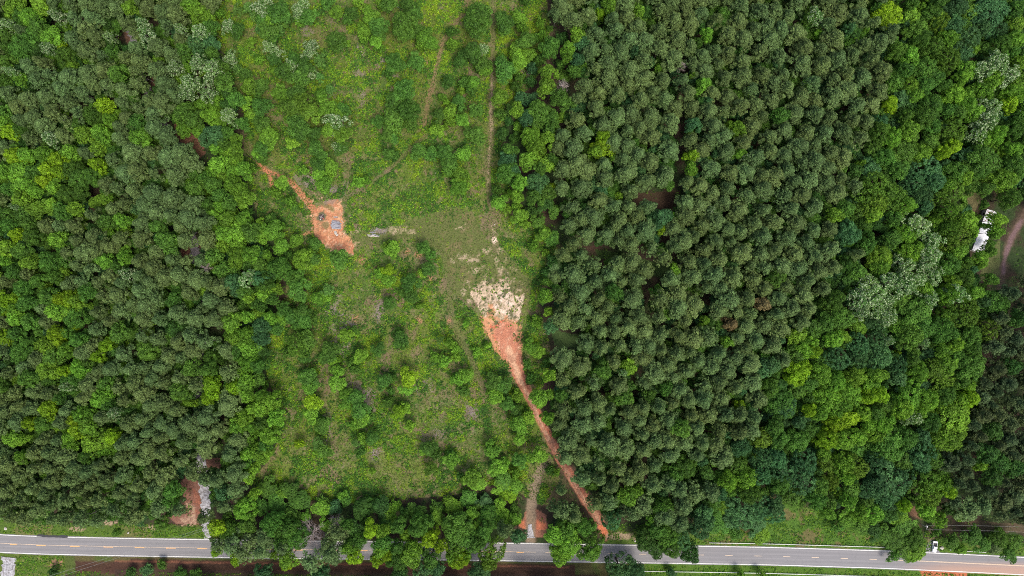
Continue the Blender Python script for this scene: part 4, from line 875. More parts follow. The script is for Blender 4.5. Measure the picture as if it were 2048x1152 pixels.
def road_mat():
    m, t, out = new_mat("asphalt")
    tc = N(t, "ShaderNodeTexCoord")
    mp = N(t, "ShaderNodeMapping"); mp.inputs['Scale'].default_value = (.03, 1.1, 1); t.links.new(tc.outputs['Object'], mp.inputs[0])
    n1 = N(t, "ShaderNodeTexNoise"); n1.inputs['Scale'].default_value = 1.6; n1.inputs['Detail'].default_value = 5; t.links.new(mp.outputs[0], n1.inputs['Vector'])
    n2 = N(t, "ShaderNodeTexNoise"); n2.inputs['Scale'].default_value = 6; n2.inputs['Detail'].default_value = 6; t.links.new(tc.outputs['Object'], n2.inputs['Vector'])
    c = mixc(t, n1.outputs[0], (.165, .16, .162), (.24, .23, .226))
    c = mixc(t, mathn(t, 'MULTIPLY', n2.outputs[0], .2), c, (.18, .175, .185))
    la = attr(t, 'lat')
    ab = mathn(t, 'ABSOLUTE', la)
    # wheel tracks at 0.9 and 2.7 m from the centre, darker oil line between them
    w1 = mathn(t, 'ABSOLUTE', mathn(t, 'SUBTRACT', mathn(t, 'ABSOLUTE', mathn(t, 'SUBTRACT', ab, 1.8)), .85))
    wk = N(t, "ShaderNodeMapRange"); wk.inputs[1].default_value = .55; wk.inputs[2].default_value = .0; t.links.new(w1, wk.inputs[0])
    c = mixc(t, mathn(t, 'MULTIPLY', wk.outputs[0], mathn(t, 'MULTIPLY', n1.outputs[0], .55)), c, (.29, .275, .275))
    vo = N(t, "ShaderNodeTexVoronoi"); vo.feature = 'DISTANCE_TO_EDGE'; vo.inputs['Scale'].default_value = .16
    nd = N(t, "ShaderNodeVectorMath", operation='ADD'); t.links.new(tc.outputs['Object'], nd.inputs[0]); t.links.new(n2.outputs['Color'], nd.inputs[1]); t.links.new(nd.outputs[0], vo.inputs['Vector'])
    ck = mathn(t, 'MULTIPLY', mathn(t, 'LESS_THAN', vo.outputs[0], .006), .3)
    c = mixc(t, ck, c, (.07, .07, .075))
    sx = N(t, "ShaderNodeSeparateXYZ"); t.links.new(tc.outputs['Object'], sx.inputs[0])
    # red clay tracked onto the road at the right
    xx = N(t, "ShaderNodeMapRange"); xx.inputs[1].default_value = 160; xx.inputs[2].default_value = 182; t.links.new(sx.outputs[0], xx.inputs[0])
    yy = N(t, "ShaderNodeMapRange"); yy.inputs[1].default_value = -113.5; yy.inputs[2].default_value = -117.0; t.links.new(sx.outputs[1], yy.inputs[0])
    k = mathn(t, 'MULTIPLY', xx.outputs[0], yy.outputs[0]); k = mathn(t, 'MULTIPLY', k, mathn(t, 'MULTIPLY_ADD', n2.outputs[0], .8, .3))
    c = mixc(t, k, c, (.42, .25, .17))
    p = N(t, "ShaderNodeBsdfPrincipled"); t.links.new(c, p.inputs['Base Color']); p.inputs['Roughness'].default_value = .85; p.inputs['Specular IOR Level'].default_value = .25
    t.links.new(p.outputs[0], out.inputs[0]); return m
M_ASPH = road_mat()
lat = np.concatenate([[-HW - .6], np.linspace(-HW - .25, HW + .25, 33), [HW + .6]])
nR = len(RC); V_ = []; F_ = []; LT = []
for i in range(nR):
    rg = rng.uniform(-.09, .09, 2)
    for j, u in enumerate(lat):
        uu = u + (rg[0] if j <= 1 else rg[1] if j >= len(lat) - 2 else 0)
        V_.append((RC[i, 0] + RN[i, 0] * uu, RC[i, 1] + RN[i, 1] * uu, -.5 if j in (0, len(lat) - 1) else .06 + .05 * (1 - abs(u) / HW))); LT.append(u)
kL = len(lat)
for i in range(nR - 1):
    for j in range(kL - 1): F_.append([i * kL + j, i * kL + j + 1, (i + 1) * kL + j + 1, (i + 1) * kL + j])
def up(F, V):
    """make flat faces look up"""
    out = []
    for f in F:
        p = [np.array(V[i], float) for i in f[:3]]
        nrm = np.cross(p[1] - p[0], p[2] - p[0])
        out.append(f if nrm[2] >= 0 else f[::-1])
    return out
road = obj("road", mesh_from("road", V_, up(F_, V_), mat=M_ASPH, attrs={"lat": ("FLOAT", "POINT", LT)})); tag(road, kind='structure')

def paint_mat(name, col):
    m, t, out = new_mat(name)
    tc = N(t, "ShaderNodeTexCoord"); nz = N(t, "ShaderNodeTexNoise"); nz.inputs['Scale'].default_value = 3; nz.inputs['Detail'].default_value = 6
    t.links.new(tc.outputs['Object'], nz.inputs['Vector'])
    k = N(t, "ShaderNodeMapRange"); k.inputs[1].default_value = .45; k.inputs[2].default_value = .75; t.links.new(nz.outputs[0], k.inputs[0])
    c = mixc(t, mathn(t, 'MULTIPLY', k.outputs[0], .55), col, (.2, .19, .18))
    p = N(t, "ShaderNodeBsdfPrincipled"); t.links.new(c, p.inputs['Base Color']); p.inputs['Roughness'].default_value = .7
    t.links.new(p.outputs[0], out.inputs[0]); return m
M_WHITE = paint_mat("white_paint", (.74, .73, .68)); M_YEL = paint_mat("yellow_paint", (.80, .42, .14)); M_YELP = paint_mat("faded_yellow_paint", (.74, .55, .36))
idx = lambda px: int(np.argmin(np.abs(RC[:, 0] - gx(px))))
g = Geo()
def addstrip(o, w_, a, b, mi, z=.064):
    V, F = strip(o - w_ / 2, o + w_ / 2, z, idx(a), idx(b) + 1); g.add(V, up(F, V), mi)
addstrip(3.62, .26, -190, 83, 0); addstrip(3.62, .26, 126, 2290, 0)
addstrip(-3.62, .26, -190, 2290, 0)
addstrip(.17, .13, -190, 1073, 2); addstrip(-.02, .12, 1830, 2290, 2); addstrip(.2, .12, 1830, 2290, 2)
for cx in (-100, -40, 28, 84, 151, 216, 281, 342, 406, 470, 533, 598, 662, 726, 790, 855, 918, 982, 1040):
    addstrip(-.12, .26, cx - 9, cx + 9, 1)
for cx in (1100, 1158, 1226, 1285, 1342, 1400, 1458, 1515, 1573, 1631, 1688, 1745, 1800):
    addstrip(0, .17, cx - 8.5, cx + 8, 2)
marks = obj("road_markings", g.mesh("road_markings", [M_WHITE, M_YEL, M_YELP])); tag(marks, kind='structure')
# dark asphalt patch at the broken edge line
V_, F_ = strip(3.45, 4.35, .066, idx(72), idx(140), rag=.16)
pt = obj("asphalt_patch", mesh_from("asphalt_patch", V_, up(F_, V_), mat=simple_mat("fresh_asphalt", (.045, .045, .05), .8, 4))); tag(pt, kind='structure')

# gravel drives as ragged sheets
def sheet(name, pts, mat, z=.02, rag=.7, seed=3):
    P = resample([(*G(a, b)[:2],) for a, b, *_ in pts], .7)
    W = np.interp(np.linspace(0, 1, len(P)), np.linspace(0, 1, len(pts)), [p[2] for p in pts]) / PPM
    r = np.random.default_rng(seed); dd = np.gradient(P, axis=0); dd /= np.linalg.norm(dd, axis=1, keepdims=True); nn = np.stack([-dd[:, 1], dd[:, 0]], 1)
    k = 5; V = []; F = []
    for i in range(len(P)):
        a = r.uniform(-rag, rag); b = r.uniform(-rag, rag)
        for j in range(k):
            u = -1 + 2 * j / (k - 1); w_ = W[i] + (a if u < 0 else b) * abs(u)
            q = P[i] + nn[i] * u * w_
            V.append((q[0], q[1], float(gz(q[0], q[1])) + z + .10 + .12 * (1 - abs(u))))
    for i in range(len(P) - 1):
        for j in range(k - 1): F.append([i * k + j, i * k + j + 1, (i + 1) * k + j + 1, (i + 1) * k + j])
    o = obj(name, mesh_from(name, V, up(F, V), mat=mat)); tag(o, kind='structure'); return o
M_GRAV = simple_mat("gravel", (.44, .43, .44), .95, 1.3, col2=(.17, .155, .15))
M_GRAVP = simple_mat("old_asphalt_drive", (.20, .185, .195), .9, 5.0, col2=(.13, .115, .12), stretch=(3, .4, 1))
sheet("gravel_drive", [(424, 1080, 13), (414, 1060, 9), (410, 1035, 7), (412, 1010, 9), (411, 985, 12), (406, 965, 7), (404, 940, 9), (401, 918, 11), (397, 890, 8), (395, 860, 8)], M_GRAV, .05)
sheet("driveway", [(395, 862, 8), (396, 800, 8), (398, 700, 9), (397, 600, 9), (394, 530, 9), (389, 500, 9), (384, 470, 9), (376, 420, 9), (362, 360, 8), (345, 300, 8), (322, 245, 8), (300, 195, 9), (284, 150, 9), (272, 100, 8), (260, 50, 8), (248, 0, 8), (238, -50, 8)], M_GRAVP, .05)
sheet("gravel_road", [(19, 1108, 14), (17, 1120, 12), (16, 1135, 12), (15, 1160, 11), (14, 1220, 11)], M_GRAV, .07, .6, 9)
sheet("gravel_track", [(1061, 1082, 8), (1060, 1060, 5), (1061, 1040, 3)], M_GRAV, .05, .3, 10)
# paved apron by the truck
ap = [(1853, 1108), (1852, 1096), (1856, 1086), (1862, 1080), (1870, 1080), (1873, 1090), (1876, 1100), (1884, 1109)]
V_ = [(*G(a, b)[:2], .056) for a, b in ap]
o = obj("paved_apron", mesh_from("paved_apron", V_, up([list(range(len(ap)))], V_), mat=simple_mat("worn_asphalt", (.22, .21, .215), .9, 3))); tag(o, kind='structure')

# ------------------------------------------------------------------ low plants on the clearing and verges
def plants(name, n, dens_fn, palette_fn, size, hmax, per, seed, label, box=(-60, 2110, -60, 1215)):
    r = np.random.default_rng(seed)
    x = r.uniform(box[0], box[1], n); y = r.uniform(box[2], box[3], n)
    keep = r.random(n) < dens_fn(x, y); x = x[keep]; y = y[keep]; m = len(x)
    cols = palette_fn(x, y, r)
    X = gx(x); Y = gy(y); Z = gz(X, Y)
    rad = r.uniform(.25, 1.0, m) ** 1.3 * size
    P = np.repeat(np.stack([X, Y, Z], 1), per, 0); rr = np.repeat(rad, per)[:, None]; hh = np.repeat(r.uniform(.25, 1, m) * hmax, per)
    dd = rand_dirs(m * per, r, .05)
    Q = P + dd * rr * np.array([1, 1, 0]) + np.stack([0 * hh, 0 * hh, hh * (.35 + .65 * dd[:, 2])], 1)
    V = leaf_tris(Q, dd * .8 + .7 * rand_dirs(m * per, r) + np.array([0, 0, .9]), .25, r)
    cc = np.ones((m * per, 4), np.float32); cc[:, :3] = np.repeat(cols, per, 0)
    me = mesh_from(name, V.reshape(-1, 3), tris=np.arange(len(V) * 3).reshape(-1, 3), mat=M_STUFF, attrs={
        'lv': ('FLOAT', 'FACE', r.random(m * per)), 'cv': ('FLOAT', 'FACE', np.repeat(r.random(m), per)), 'tint': ('FLOAT_COLOR', 'FACE', cc)})
    o = obj(name, me); tag(o, label, 'plants', kind='stuff'); print(name, m, len(V)); return o

BARE = [([p[:2] for p in road_red], 15), ([(513, 318), (545, 345), (584, 366), (627, 420), (632, 462), (680, 490)], 9), ([(988, -20), (985, 160), (982, 290), (975, 340), (985, 440), (990, 500)], 8),
        ([(925, 30), (890, 75), (865, 170), (848, 250)], 6), ([(840, 280), (775, 343), (668, 412)], 6), ([(898, 560), (905, 640), (952, 740), (972, 790)], 8), ([(1086, 930), (1066, 990), (1061, 1080)], 11)]
MOWN = [(700, 462), (780, 455), (870, 425), (905, 412), (945, 420), (970, 470), (1015, 505), (1065, 560), (1052, 660), (1045, 720), (1000, 720), (960, 640), (930, 600), (890, 575), (880, 500), (830, 478), (760, 482), (700, 490)]
REDP = [(628, 405), (684, 396), (690, 460), (712, 490), (708, 515), (660, 505), (628, 470)]
def open_land(x, y):
    m = inside(CLEARING, x, y).astype(float)
    for p, wd in BARE: m *= dline(p, x, y) > wd * .8
    m *= ~inside(REDP, x, y)
    m *= np.where(inside(MOWN, x, y), .06, 1)
    return m
def dens_a(x, y):
    m = open_land(x, y)
    n1 = fbm(x, y, 45, 501, 3); n2 = fbm(x, y, 14, 502, 3)
    return np.clip(m * (smooth(.38, .57, n1) * .85 + .10) * smooth(.35, .55, n2) * (1 - .8 * smooth(.60, .68, fbm(x, y, 28, 63, 4, .7))), 0, 1)
PAL = np.array([(.17, .31, .020), (.12, .26, .024), (.075, .19, .024), (.05, .13, .022), (.22, .34, .022), (.19, .18, .07)], np.float32)
def pal_a(x, y, r):
    n1 = fbm(x, y, 30, 511, 3)
    u = np.clip(n1 + r.normal(0, .13, len(x)) - .03 + .06 * (y < 260), 0, .999)
    k = np.where(u > .67, 4, np.where(u > .57, 0, np.where(u > .47, 1, np.where(u > .37, 2, 3))))
    k = np.where(r.random(len(x)) < .05, 5, k)
    return PAL[k] * r.uniform(.75, 1.15, (len(x), 1))
plants("ground_cover", 330000, dens_a, pal_a, .62, .75, 6, 21, "leafy weeds and low brambles all over the clearing", (420, 1160, -40, 1030))
def dens_b(x, y):
    m = open_land(x, y)
    return np.clip(m * smooth(.50, .66, fbm(x, y, 60, 521, 3)) * smooth(.4, .55, fbm(x, y, 20, 522, 2)), 0, 1) * .8
plants("brambles", 90000, dens_b, lambda x, y, r: PAL[r.choice([1, 2, 2, 3, 0], len(x))] * r.uniform(.8, 1.1, (len(x), 1)), 1.0, 1.2, 9, 22, "taller green thicket patches in the clearing", (420, 1160, -40, 1030))
def dens_v(x, y):
    d_ = dline(ROADC, x, y); nth = y < 1100
    m = (d_ > 22) * (((x < 420) & nth & (d_ < 48)) | ((x > 1215) & nth & (d_ < 60)) | ((~nth) & (d_ < 90) & ((x < 130) | (x > 1290))) | ((~nth) & (d_ > 50)))
    m = m | inside([(1400, 1080), (1390, 1050), (1420, 1030), (1560, 1005), (1760, 1040), (1860, 1075), (1800, 1090)], x, y)
    m = m & (dline([(16, 1100), (14, 1200)], x, y) > 16)
    return m * (.15 + .85 * smooth(.4, .6, fbm(x, y, 25, 531, 3)))
plants("verge_grass", 60000, dens_v, lambda x, y, r: PAL[r.choice([1, 1, 2, 0, 3], len(x))] * r.uniform(.7, 1.0, (len(x), 1)), .45, .4, 5, 23, "rank grass along the road verges", (-60, 2110, 1000, 1215))
def dens_f(x, y):
    m = ~inside(CLEARING, x, y) & (dline(ROADC, x, y) > 60) & (y < 1060)
    for p, wd in GAPLINES[:2] + GAPLINES[3:]: m &= dline(p, x, y) > wd * .8
    m &= dline([(424, 1080), (411, 985), (395, 860), (397, 600), (384, 470), (362, 360), (322, 245), (284, 150), (248, 0)], x, y) > 26
    for (a, b, rr) in GAPS[24:]: m &= np.hypot(x - a, y - b) > rr * .7
    return m * (.25 + .6 * smooth(.4, .6, fbm(x, y, 40, 541, 3)))
plants("undergrowth", 42000, dens_f, lambda x, y, r: PAL[r.choice([2, 3, 3, 1], len(x))] * r.uniform(.6, 1.0, (len(x), 1)), 1.3, 2.2, 7, 24, "green undergrowth on the forest floor")

# bits of brush, dead wood on the clearing floor
def litter(name, n, seed, label):
    r = np.random.default_rng(seed); g = Geo(); rows = [((668, 620), 14, 30), ((690, 700), 12, 22), ((757, 625), 6, 20), ((735, 795), 14, 20), ((880, 868), 35, 8), ((945, 822), 10, 12), ((720, 110), 8, 14), ((765, 125), 8, 16), ((618, 362), 14, 12), ((750, 905), 8, 12), ((655, 850), 5, 30), ((1050, 155), 8, 6), ((690, 650), 16, 20), ((760, 462), 12, 4), ((840, 770), 20, 20), ((660, 380), 16, 10)]
    for i in range(n):
        (a, b), sx, sy = rows[r.integers(len(rows))]
        x, y = gx(a + r.normal(0, sx * .6)), gy(b + r.normal(0, sy * .6)); z = float(gz(x, y)); an = r.uniform(0, 6.28); L = r.uniform(.6, 2.2)
        g.tube([(x, y, z + .08), (x + math.cos(an) * L, y + math.sin(an) * L, z + r.uniform(.1, .4))], [.07, .03], 3, caps=False)
    o = obj(name, g.mesh(name, M_DEADW)); tag(o, label, 'brushwood', kind='stuff')
def dens_g(x, y):
    m = inside(CLEARING, x, y).astype(float) * ~inside(REDP, x, y)
    m *= dline([p[:2] for p in road_red], x, y) > 17
    m *= ~inside(fan, x, y)
    return m * np.where(inside(MOWN, x, y), .3, .62) * (.35 + .65 * smooth(.35, .55, fbm(x, y, 9, 551, 3)))
GR = np.array([(.13, .20, .030), (.09, .165, .026), (.17, .17, .06), (.06, .11, .025), (.22, .19, .10)], np.float32)
plants("tufted_grass", 230000, dens_g, lambda x, y, r: GR[r.choice([0, 0, 1, 1, 2, 3, 4], len(x))] * r.uniform(.75, 1.15, (len(x), 1)), .35, .22, 2, 25, "thin rough grass tufts over the clearing", (420, 1160, -40, 1030))
litter("brushwood", 1300, 5, "grey dead sticks lying in rows over the clearing")

# ------------------------------------------------------------------ logs, fire pit, stones
def log_obj(px, py, L, r0, ang, z, label, group, mat=M_LOG, seed=1):
    r = random.Random(seed)
    g = Geo(); n = 5
    pts = [(-L / 2 + L * i / n, r.uniform(-.05, .05), r.uniform(-.02, .02)) for i in range(n + 1)]
    g.tube(pts, [r0 * (1.05 - .3 * i / n) for i in range(n + 1)], 8)
    if r.random() < .5: g.tube([pts[2], (pts[2][0] + .2, .3, .12)], [.05, .02], 4)
    o = obj('log', g.mesh('log', mat, False), loc=(*G(px, py)[:2], z), rot=(0, 0, ang))
    tag(o, label, 'log', group); return o
r = random.Random(4)
ys = [442.5, 445, 447.6, 450, 452.4, 455, 457.4]
for lay in range(2):
    for i, yy in enumerate(ys[lay:len(ys) - lay]):
        half = (3.1, 3.7, 4.1, 4.2, 4.1, 4.0, 3.6)[i + lay] - lay * .5
        z = .24 + lay * .42
        log_obj(672.5 + r.uniform(-1.2, 1.2), yy + (1.0 if lay else 0) + r.uniform(-.3, .3), half, .25, r.uniform(-.12, .1), z,
                "grey weathered log in the stacked pile on the red clay patch", "logs stacked on the red clay", seed=i + 10 * lay)
for i, (a, b, L, an, m2, lab) in enumerate(((671, 433.6, 1.9, .05, M_LOGT, "short pale log lying just above the grey log stack"), (673, 435.6, 1.6, -.08, M_LOG, "short grey log between the log stack and a pale log"),
        (748, 472.8, 4.6, -.07, M_LOGT, "longest bleached log, lowest of the loose timber in the grass"), (742, 470.3, 3.2, -.10, M_LOGT, "thick bleached log, left in the loose timber"), (752, 470, 3.4, -.25, M_LOG, "slanting grey log in the loose timber in the grass"),
        (746, 464.8, 2.6, .02, M_LOG, "thin grey log on top of the loose timber"), (755, 458, 3.0, .5, M_LOG, "thin grey log slanting away above the loose timber"), (788, 446.5, 2.4, -.2, M_LOGT, "pale stick lying alone in the weeds right of the timber"),
        (730, 456, 1.8, .5, M_LOG, "short grey stick left of the loose timber"), (685, 443, 1.6, -.8, M_LOGT, "pale slanting stick right of the grey log stack"), (1052, 152, 2.6, 1.0, M_LOGT, "pale fallen stick on bare ground near the plantation"),
        (803, 19, 4.2, -.65, M_LOG, "grey fallen trunk by the trees at the upper edge"))):
    log_obj(a, b, L, (.2 if L > 3 else .12), an, .2, lab, None, m2, seed=40 + i)

def rock(px, py, s, label, seed, name='stone', cat='stone', mat=M_STONE, group=None, z=None):
    r = np.random.default_rng(seed)
    D = rand_dirs(26, r); import bmesh
    bm = bmesh.new()
    for d_ in D: bm.verts.new(tuple(d_ * r.uniform(.8, 1.05) * np.array([s, s * .8, s * .55])))
    bmesh.ops.convex_hull(bm, input=bm.verts[:])
    me = bpy.data.meshes.new(name); bm.to_mesh(me); bm.free(); me.materials.append(mat)
    o = obj(name, me, loc=(*G(px, py)[:2], s * .3 if z is None else z), rot=(0, 0, r.uniform(0, 6)))
    tag(o, label, cat, group); return o
rock(12, 1057, .75, "pale rock on the green verge at the left end of the road", 1)
rock(257, 1065.5, .5, "small pale rock on the verge beside the white edge line", 2)
rock(1270, 1082, .55, "small white rock on the brown verge left of overhanging trees", 3)
rock(1883, 1095.5, 1.0, "flat beige rock on the grass right of the white pickup", 4)
rock(671.5, 466, .9, "lumpy pale stump below the grey log stack", 6, 'stump', 'stump', M_LOGT)
rock(674, 470, .7, "small pale stump, lower one below the log stack", 7, 'stump', 'stump', M_LOGT)
rock(989, 449, .3, "tiny white stone beside the tan track", 8); rock(871, 346, .4, "small white stone among weeds left of the tan track", 9)
# fire pit
root = obj('fire_pit', None, loc=(*G(643, 434)[:2], 0)); tag(root, "burnt fire pit with charred sticks left of the log stack", "fire pit")
g = Geo(); rr = np.random.default_rng(9)
g.tube([(0, 0, .0), (0, 0, .12)], [1.2, .8], 10)
obj('ash_bed', g.mesh('ash_bed', M_CHAR), root)
for k in range(9):
    a = rr.uniform(0, 3.14); q = rr.uniform(-.5, .5, 2); L = rr.uniform(.5, 1.1)
    g = Geo(); g.tube([(q[0] - math.cos(a) * L, q[1] - math.sin(a) * L, .15), (q[0] + math.cos(a) * L, q[1] + math.sin(a) * L, .2 + .15 * rr.random())], .08, 5)
    obj('stick', g.mesh('stick', M_CHAR if k % 2 else M_DEADW), root)
rock(640.8, 439, .28, "small white can lying beside the fire pit", 12, 'can', 'can', simple_mat("white_tin", (.8, .8, .78), .5))
rock(647, 437.5, .45, "red plastic scrap beside the fire pit", 13, 'scrap', 'scrap', simple_mat("red_plastic", (.42, .09, .07), .6))

# ------------------------------------------------------------------ guardrails
M_GALV = simple_mat("galvanised_steel", (.62, .63, .62), .5, 2, .2, metal=.35)
M_POST = simple_mat("timber_post", (.22, .18, .14), .9, 3)
def guardrail(off, a, b, label):
    i0, i1 = idx(a), idx(b); A = RC[i0:i1] + RN[i0:i1] * off
    if len(A) < 4: return
    root = obj('guardrail', None, loc=(*A[0], 0)); tag(root, label, 'guardrail', 'steel guardrails along the road')
    n = len(A); V = []; F = []
    prof = [(0, .48), (.08, .52), (.0, .6), (.08, .68), (0, .76), (-.1, .76), (-.1, .48)]
    for i in range(n):
        for (u, z) in prof: q = A[i] + RN[i0 + i] * u - A[0]; V.append((q[0], q[1], z + .0))
    k = len(prof)
    for i in range(n - 1):
        for j in range(k): F.append([i * k + j, i * k + (j + 1) % k, (i + 1) * k + (j + 1) % k, (i + 1) * k + j])
    obj('rail', mesh_from('rail', V, F, mat=M_GALV), root)
    pm = Geo().box((0, 0, .15), (.15, .2, 1.1)).mesh('post', M_POST)
    for i in range(1, n - 1, 4):
        q = A[i] + RN[i0 + i] * .22 - A[0]; obj('post', pm, root, loc=(q[0], q[1], 0))
# photo: rail lines
guardrail(5.35, 1416, 1772, "long steel guardrail on the upper verge between roadside trees")
guardrail(5.2, 1928, 1975, "short steel guardrail at the far right of the upper verge")
guardrail(-6.9, 1284, 1800, "long steel guardrail below the road on the right verge")

# ------------------------------------------------------------------ poles and wires
M_WIRE = simple_mat("wire", (.33, .33, .30), .5, 2)
def pole(px, py, h, label, drum=True):
    root = obj('utility_pole', None, loc=(*G(px, py)[:2], 0)); tag(root, label, 'utility pole', 'utility poles beside the road')
    g = Geo(); g.tube([(0, 0, 0), (0, 0, h)], [.17, .11], 9); obj('pole', g.mesh('pole', M_BARKP, True), root)
    g = Geo(); g.box((0, 0, h - .7), (.14, 2.2, .14)); obj('crossarm', g.mesh('crossarm', M_BARKP), root)
    if drum:
        g = Geo(); g.tube([(.45, .1, h - 2.0), (.45, .1, h - 1.0)], .28, 12); obj('transformer', g.mesh('transformer', simple_mat("light_grey_steel", (.75, .76, .76), .5, 3, .1), True), root)
    for s in (-.9, .9):
        g = Geo(); g.tube([(0, s, h - .62), (0, s, h - .35)], [.07, .04], 8); obj('insulator', g.mesh('insulator', M_STONE, True), root)
    return root
def wire(p0, p1, label, sag=1.2):
    g = Geo(); p0 = np.array(p0, float); p1 = np.array(p1, float); n = 14
    pts = [p0 + (p1 - p0) * i / n - np.array([0, 0, sag * 4 * (i / n) * (1 - i / n)]) for i in range(n + 1)]
    g.tube(pts, .035, 4)
    o = obj('power_line', g.mesh('power_line', M_WIRE)); tag(o, label, 'power line', 'overhead power lines')
def at(px, py, z):   # the point seen at px, py when it stands z above the ground
    k = (CAM_H - z) / CAM_H; return (gx(px) * k, gy(py) * k, z)
pole(1829, 1040.5, 9.0, "utility pole with white transformer above the white pickup")
b = G(1829, 1040.5)
wire((b[0], b[1] + .9, 8.6), at(2140, 1058, 8.5), "upper overhead wire running right from the utility pole")
wire((b[0], b[1] - .9, 8.6), at(2140, 1069, 8.5), "lower overhead wire running right from the utility pole")
pb = at(432, 1050, 9.0)
root = obj('utility_pole', None, loc=(pb[0], pb[1], 0)); tag(root, "utility pole hidden in trees where the left driveway meets the road", 'utility pole', 'utility poles beside the road')
g = Geo(); g.tube([(0, 0, 0), (0, 0, 9.4)], [.17, .11], 9); obj('pole', g.mesh('pole', M_BARK, True), root)
wire(at(432, 1049, 9.0), at(60, 1164, 8.8), "upper overhead wire crossing the road at the left", .3)
wire(at(432, 1053, 9.0), at(60, 1172, 8.8), "lower overhead wire crossing the road at the left", .3)

# mailbox leaning by the drive
root = obj('mailbox', None, loc=(*G(1897, 1097)[:2], 0), rot=(0, 0, .5)); tag(root, "white mailbox on a post at the verge right of the pickup", "mailbox")
g = Geo(); g.box((0, 0, .5), (.1, .1, 1.1)); obj('post', g.mesh('post', M_POST), root)
g = Geo(); g.box((0, 0, 1.2), (.28, .6, .2)); g.tube([(0, -.3, 1.3), (0, .3, 1.3)], .14, 10); obj('box', g.mesh('box', simple_mat("white_enamel", (.8, .8, .78), .4, 3, .08)), root)

# ------------------------------------------------------------------ white pickup (nose towards the road)
M_WP = simple_mat("white_car_paint", (.80, .80, .81), .25, 1, .03, spec=.6)
M_GLS = simple_mat("dark_glass", (.02, .022, .026), .08, 1, .1, spec=.8)
M_TYRE = simple_mat("tyre_rubber", (.02, .02, .02), .8, 5)
M_RIM = simple_mat("alloy", (.5, .5, .52), .35, 2, metal=.8)
M_BLK = simple_mat("black_plastic", (.025, .025, .028), .6, 3)
root = obj('pickup_truck', None, loc=(*G(1867.0, 1092)[:2], .06), rot=(0, 0, R(-6))); root.scale = (.9, .88, .9)
tag(root, "white pickup truck parked on the paved apron beside the road", "pickup truck")
def loft(secs, mat, name, parent, mi=None):
    """cross-sections along y: (y, halfwidth_low, halfwidth_high, z0, z1)"""
    V = []; F = []
    for (y, a, b2, z0, z1) in secs:
        zm = z0 + (z1 - z0) * .6
        V += [(-a, y, z0), (-a * 1.0, y, zm), (-b2, y, z1 - .03), (-b2 + .08, y, z1), (b2 - .08, y, z1), (b2, y, z1 - .03), (a, y, zm), (a, y, z0)]
    n = 8
    for i in range(len(secs) - 1):
        for k in range(n): F.append([i * n + k, i * n + (k + 1) % n, (i + 1) * n + (k + 1) % n, (i + 1) * n + k])
    F.append(list(range(n))); F.append([(len(secs) - 1) * n + k for k in range(n)][::-1])
    return obj(name, mesh_from(name, V, F, mat=mat), parent)
# length 5.3 m: nose at y=-2.65, tail +2.65
loft([(-2.65, .78, .70, .45, .82), (-2.5, .93, .86, .35, .98), (-1.9, .98, .88, .35, 1.08), (-1.25, .99, .90, .35, 1.14), (.45, .99, .92, .35, 1.12)], M_WP, 'body', root)
loft([(-1.25, .90, .86, 1.10, 1.14), (-.75, .86, .70, 1.10, 1.66), (-.4, .84, .68, 1.10, 1.74), (.2, .84, .68, 1.10, 1.74), (.48, .86, .72, 1.10, 1.60), (.56, .88, .84, 1.10, 1.14)], M_WP, 'cab', root)
g = Geo(); g.box((-.95, 1.55, .78), (.09, 2.2, .66)).box((.95, 1.55, .78), (.09, 2.2, .66)).box((0, .5, .78), (1.8, .08, .66)); obj('bed', g.mesh('bed', M_WP), root)
g = Geo(); g.box((0, 1.2, .62), (1.8, 1.3, .06)); obj('bed_floor', g.mesh('bed_floor', M_BLK), root)
g = Geo(); g.box((0, 2.2, .95), (1.8, .7, .3), bev=.04); obj('bed_box', g.mesh('bed_box', M_WP), root)
g = Geo(); g.box((0, 2.66, .78), (1.96, .10, .66), bev=.03); tg = obj('tailgate', g.mesh('tailgate', M_WP), root)
g = Geo(); g.box((0, 2.76, .95), (.4, .06, .08)); obj('handle', g.mesh('handle', M_BLK), tg)
def quad(name, P, mat, parent):
    th = np.array([0, 0, .006]); V = [tuple(np.array(p) + th) for p in P]; return obj(name, mesh_from(name, V, up([[0, 1, 2, 3]], V), mat=mat), parent)
quad('windscreen', [(-.72, -1.17, 1.21), (.72, -1.17, 1.21), (.6, -.76, 1.67), (-.6, -.76, 1.67)], M_GLS, root)
quad('rear_window', [(-.58, .26, 1.74), (.58, .26, 1.74), (.64, .47, 1.63), (-.64, .47, 1.63)], M_GLS, root)
for s in (-1, 1):
    V = [(s * .868, -.95, 1.2), (s * .868, .36, 1.2), (s * .722, .18, 1.66), (s * .722, -.58, 1.66)]
    obj('side_window', mesh_from('side_window', V, [[0, 1, 2, 3]], mat=M_GLS), root)
    g = Geo(); g.box((s * 1.08, -.85, 1.15), (.2, .12, .16), bev=.03); obj('mirror', g.mesh('mirror', M_BLK), root)
    g = Geo(); g.box((s * .68, -2.60, .78), (.3, .10, .16), bev=.03); obj('headlight', g.mesh('headlight', M_STONE), root)
    g = Geo(); g.box((s * .92, 2.69, .85), (.12, .08, .3)); obj('tail_light', g.mesh('tail_light', simple_mat("red_lens", (.4, .02, .02), .3, 3)), root)
    for y in (-1.75, 1.75):
        g = Geo(); g.tube([(s * .76, y, .36), (s * 1.0, y, .36)], .37, 18); wh = obj('wheel', g.mesh('wheel', M_TYRE, False), root)
        g = Geo(); g.tube([(s * .99, y, .36), (s * 1.015, y, .36)], .22, 12); obj('rim', g.mesh('rim', M_RIM), wh)
g = Geo(); g.box((0, -2.66, .52), (1.7, .14, .2), bev=.04); obj('bumper', g.mesh('bumper', M_BLK), root)

